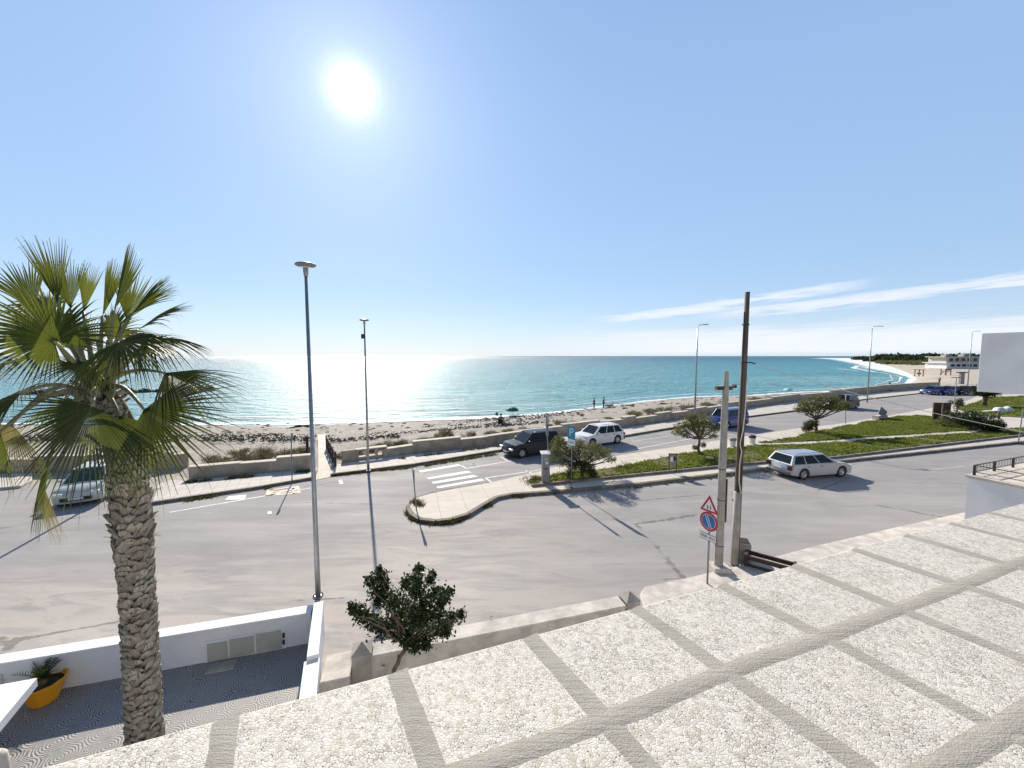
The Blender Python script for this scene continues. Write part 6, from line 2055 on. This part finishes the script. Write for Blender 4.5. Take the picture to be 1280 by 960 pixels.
# (hub px, depth offset, axis (right, away, up), normal, radius, spread, segments, droop)
FR = [
    # upright young leaves
    ((42, 388), .2, (-.55, .1, 1), (.5, -1, .3), 1.05, 55, 22, .25, 'palm', .02),
    ((72, 378), .1, (-.12, .0, 1), (.4, -.9, 0), 1.05, 38, 20, .05, 'palm', .05),
    ((104, 390), .3, (.12, .1, 1), (-.2, -1, 0), .85, 45, 20, .12, 'palm', .05),
    ((142, 388), -.1, (.45, .0, 1), (-.5, -.8, .2), 1.15, 66, 28, .12, 'palm', .08),
    ((158, 400), .4, (.15, .3, 1), (.2, -1, .2), .95, 70, 24, .2, 'palm', .08),
    ((172, 412), .1, (.95, .1, .62), (-.3, -.5, .9), 1.0, 80, 28, .45, 'palm', .1),
    ((60, 392), .5, (-.8, .4, .6), (.2, -.7, .8), .95, 90, 28, .4, 'palm', .1),
    # big facing fan on the left
    ((68, 426), -.75, (-.15, -.35, .45), (.25, -1, .55), .92, 300, 62, .35, 'palm', -.1),
    ((148, 428), -.5, (.5, -.2, -.1), (.1, -.7, .9), .85, 230, 48, .75, 'palm', .05),
    ((185, 425), .5, (1, .3, -.05), (0, -.3, 1), .9, 150, 36, .7, 'palm', .1),
    ((120, 420), .8, (.1, 1, .3), (0, .2, 1), .9, 170, 36, .4, 'palm', .1),
    # right arching leaf
    ((206, 466), .1, (1, -.1, -.38), (.15, -.55, .9), 1.15, 110, 30, .35, 'palmshade', -.05),
    # large dark lower right
    ((180, 512), -.35, (.95, -.15, -.36), (.32, -1, .45), 1.38, 165, 44, .20, 'palmshade', -.05),
    # large drooping lower centre
    ((116, 508), -.8, (-.42, -.25, -1), (.1, -1, .24), 1.50, 165, 46, .08, 'palmshade', -.06),
    ((150, 520), -.35, (.35, -.2, -1), (.2, -1, .2), 1.0, 110, 30, .12, 'palm', -.05),
    ((66, 555), -.5, (-.32, -.1, -1), (-.6, -.8, .2), 1.35, 55, 24, .08, 'palmshade', -.05),
    ((52, 600), -.4, (-.0, 0, -1), (-.4, -.9, .1), .95, 50, 20, .05, 'palmdry', -.05),
    # left side
    ((26, 492), -.1, (-.9, -.1, -.35), (0, -.6, 1), 1.0, 190, 40, .7, 'palmshade', 0),
    ((8, 455), .3, (-.8, 0, -.35), (.2, -.6, .8), .85, 150, 32, .6, 'palmdry', 0),
    ((15, 530), .2, (-.5, .1, -.9), (.2, -1, .3), .95, 110, 28, .2, 'palmdry', 0),
    ((0, 540), -.3, (-.4, -.1, -.9), (-.2, -1, .3), .95, 110, 28, .2, 'palm', 0),
    # behind
    ((80, 505), .9, (-.6, .8, -.35), (0, -.3, 1), 1.0, 150, 34, .5, 'palm', 0),
    ((176, 545), .1, (.3, .2, -1), (.2, -1, 0), .75, 60, 18, .1, 'palmdry', 0),
    ((88, 385), .35, (-.3, .2, 1), (.3, -1, .1), .95, 50, 22, .15, 'palm', .05),
    ((128, 395), .25, (.25, .1, 1), (-.4, -.9, .1), 1.0, 48, 22, .1, 'palm', .06),
    ((165, 392), .25, (.75, .2, .8), (-.3, -.9, .5), .95, 60, 26, .3, 'palm', .08),
    ((135, 425), .2, (.3, .2, .9), (-.2, -1, .4), .8, 130, 34, .45, 'palm', .1),
    ((168, 440), .2, (.8, .1, .3), (.1, -.7, .8), .85, 160, 36, .8, 'palm', .1),
    ((110, 455), -.4, (-.2, -.5, -.2), (.1, -1, .6), .6, 180, 36, .5, 'palm', .0),
    ((100, 440), .3, (-.2, .2, .8), (.1, -1, .1), .8, 120, 30, .25, 'palm', .1),
]
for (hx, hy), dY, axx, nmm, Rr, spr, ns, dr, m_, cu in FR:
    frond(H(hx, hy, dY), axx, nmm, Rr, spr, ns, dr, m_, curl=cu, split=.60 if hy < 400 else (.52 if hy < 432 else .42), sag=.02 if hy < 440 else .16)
# fibrous heart of the crown and a bent dry stalk
hm = MB()
for k in range(26):
    a_ = k * 2.4
    u = Vector((math.cos(a_), math.sin(a_), 0))
    b_ = crown + u * .10 + Vector((0, 0, -.35 + .015 * k))
    hm.tube([b_, b_ + u * .14 + Vector((0, 0, .12)), b_ + u * .26 + Vector((0, 0, .20))], [.05, .035, .015], 5)
hm.build('crown_heart', MT['boots'], root)
c0 = crown + Vector((.02, -.28, .02))
MB().tube([c0 + V_((.12, .1, .0)), c0 + V_((.05, -.02, .12)), c0 + V_((-.02, -.05, .05)), c0 + V_((-.02, -.08, -.3))], [.02, .03, .03, .02], 6).build('bent_stalk', MT['petiole'], root, smooth=True)
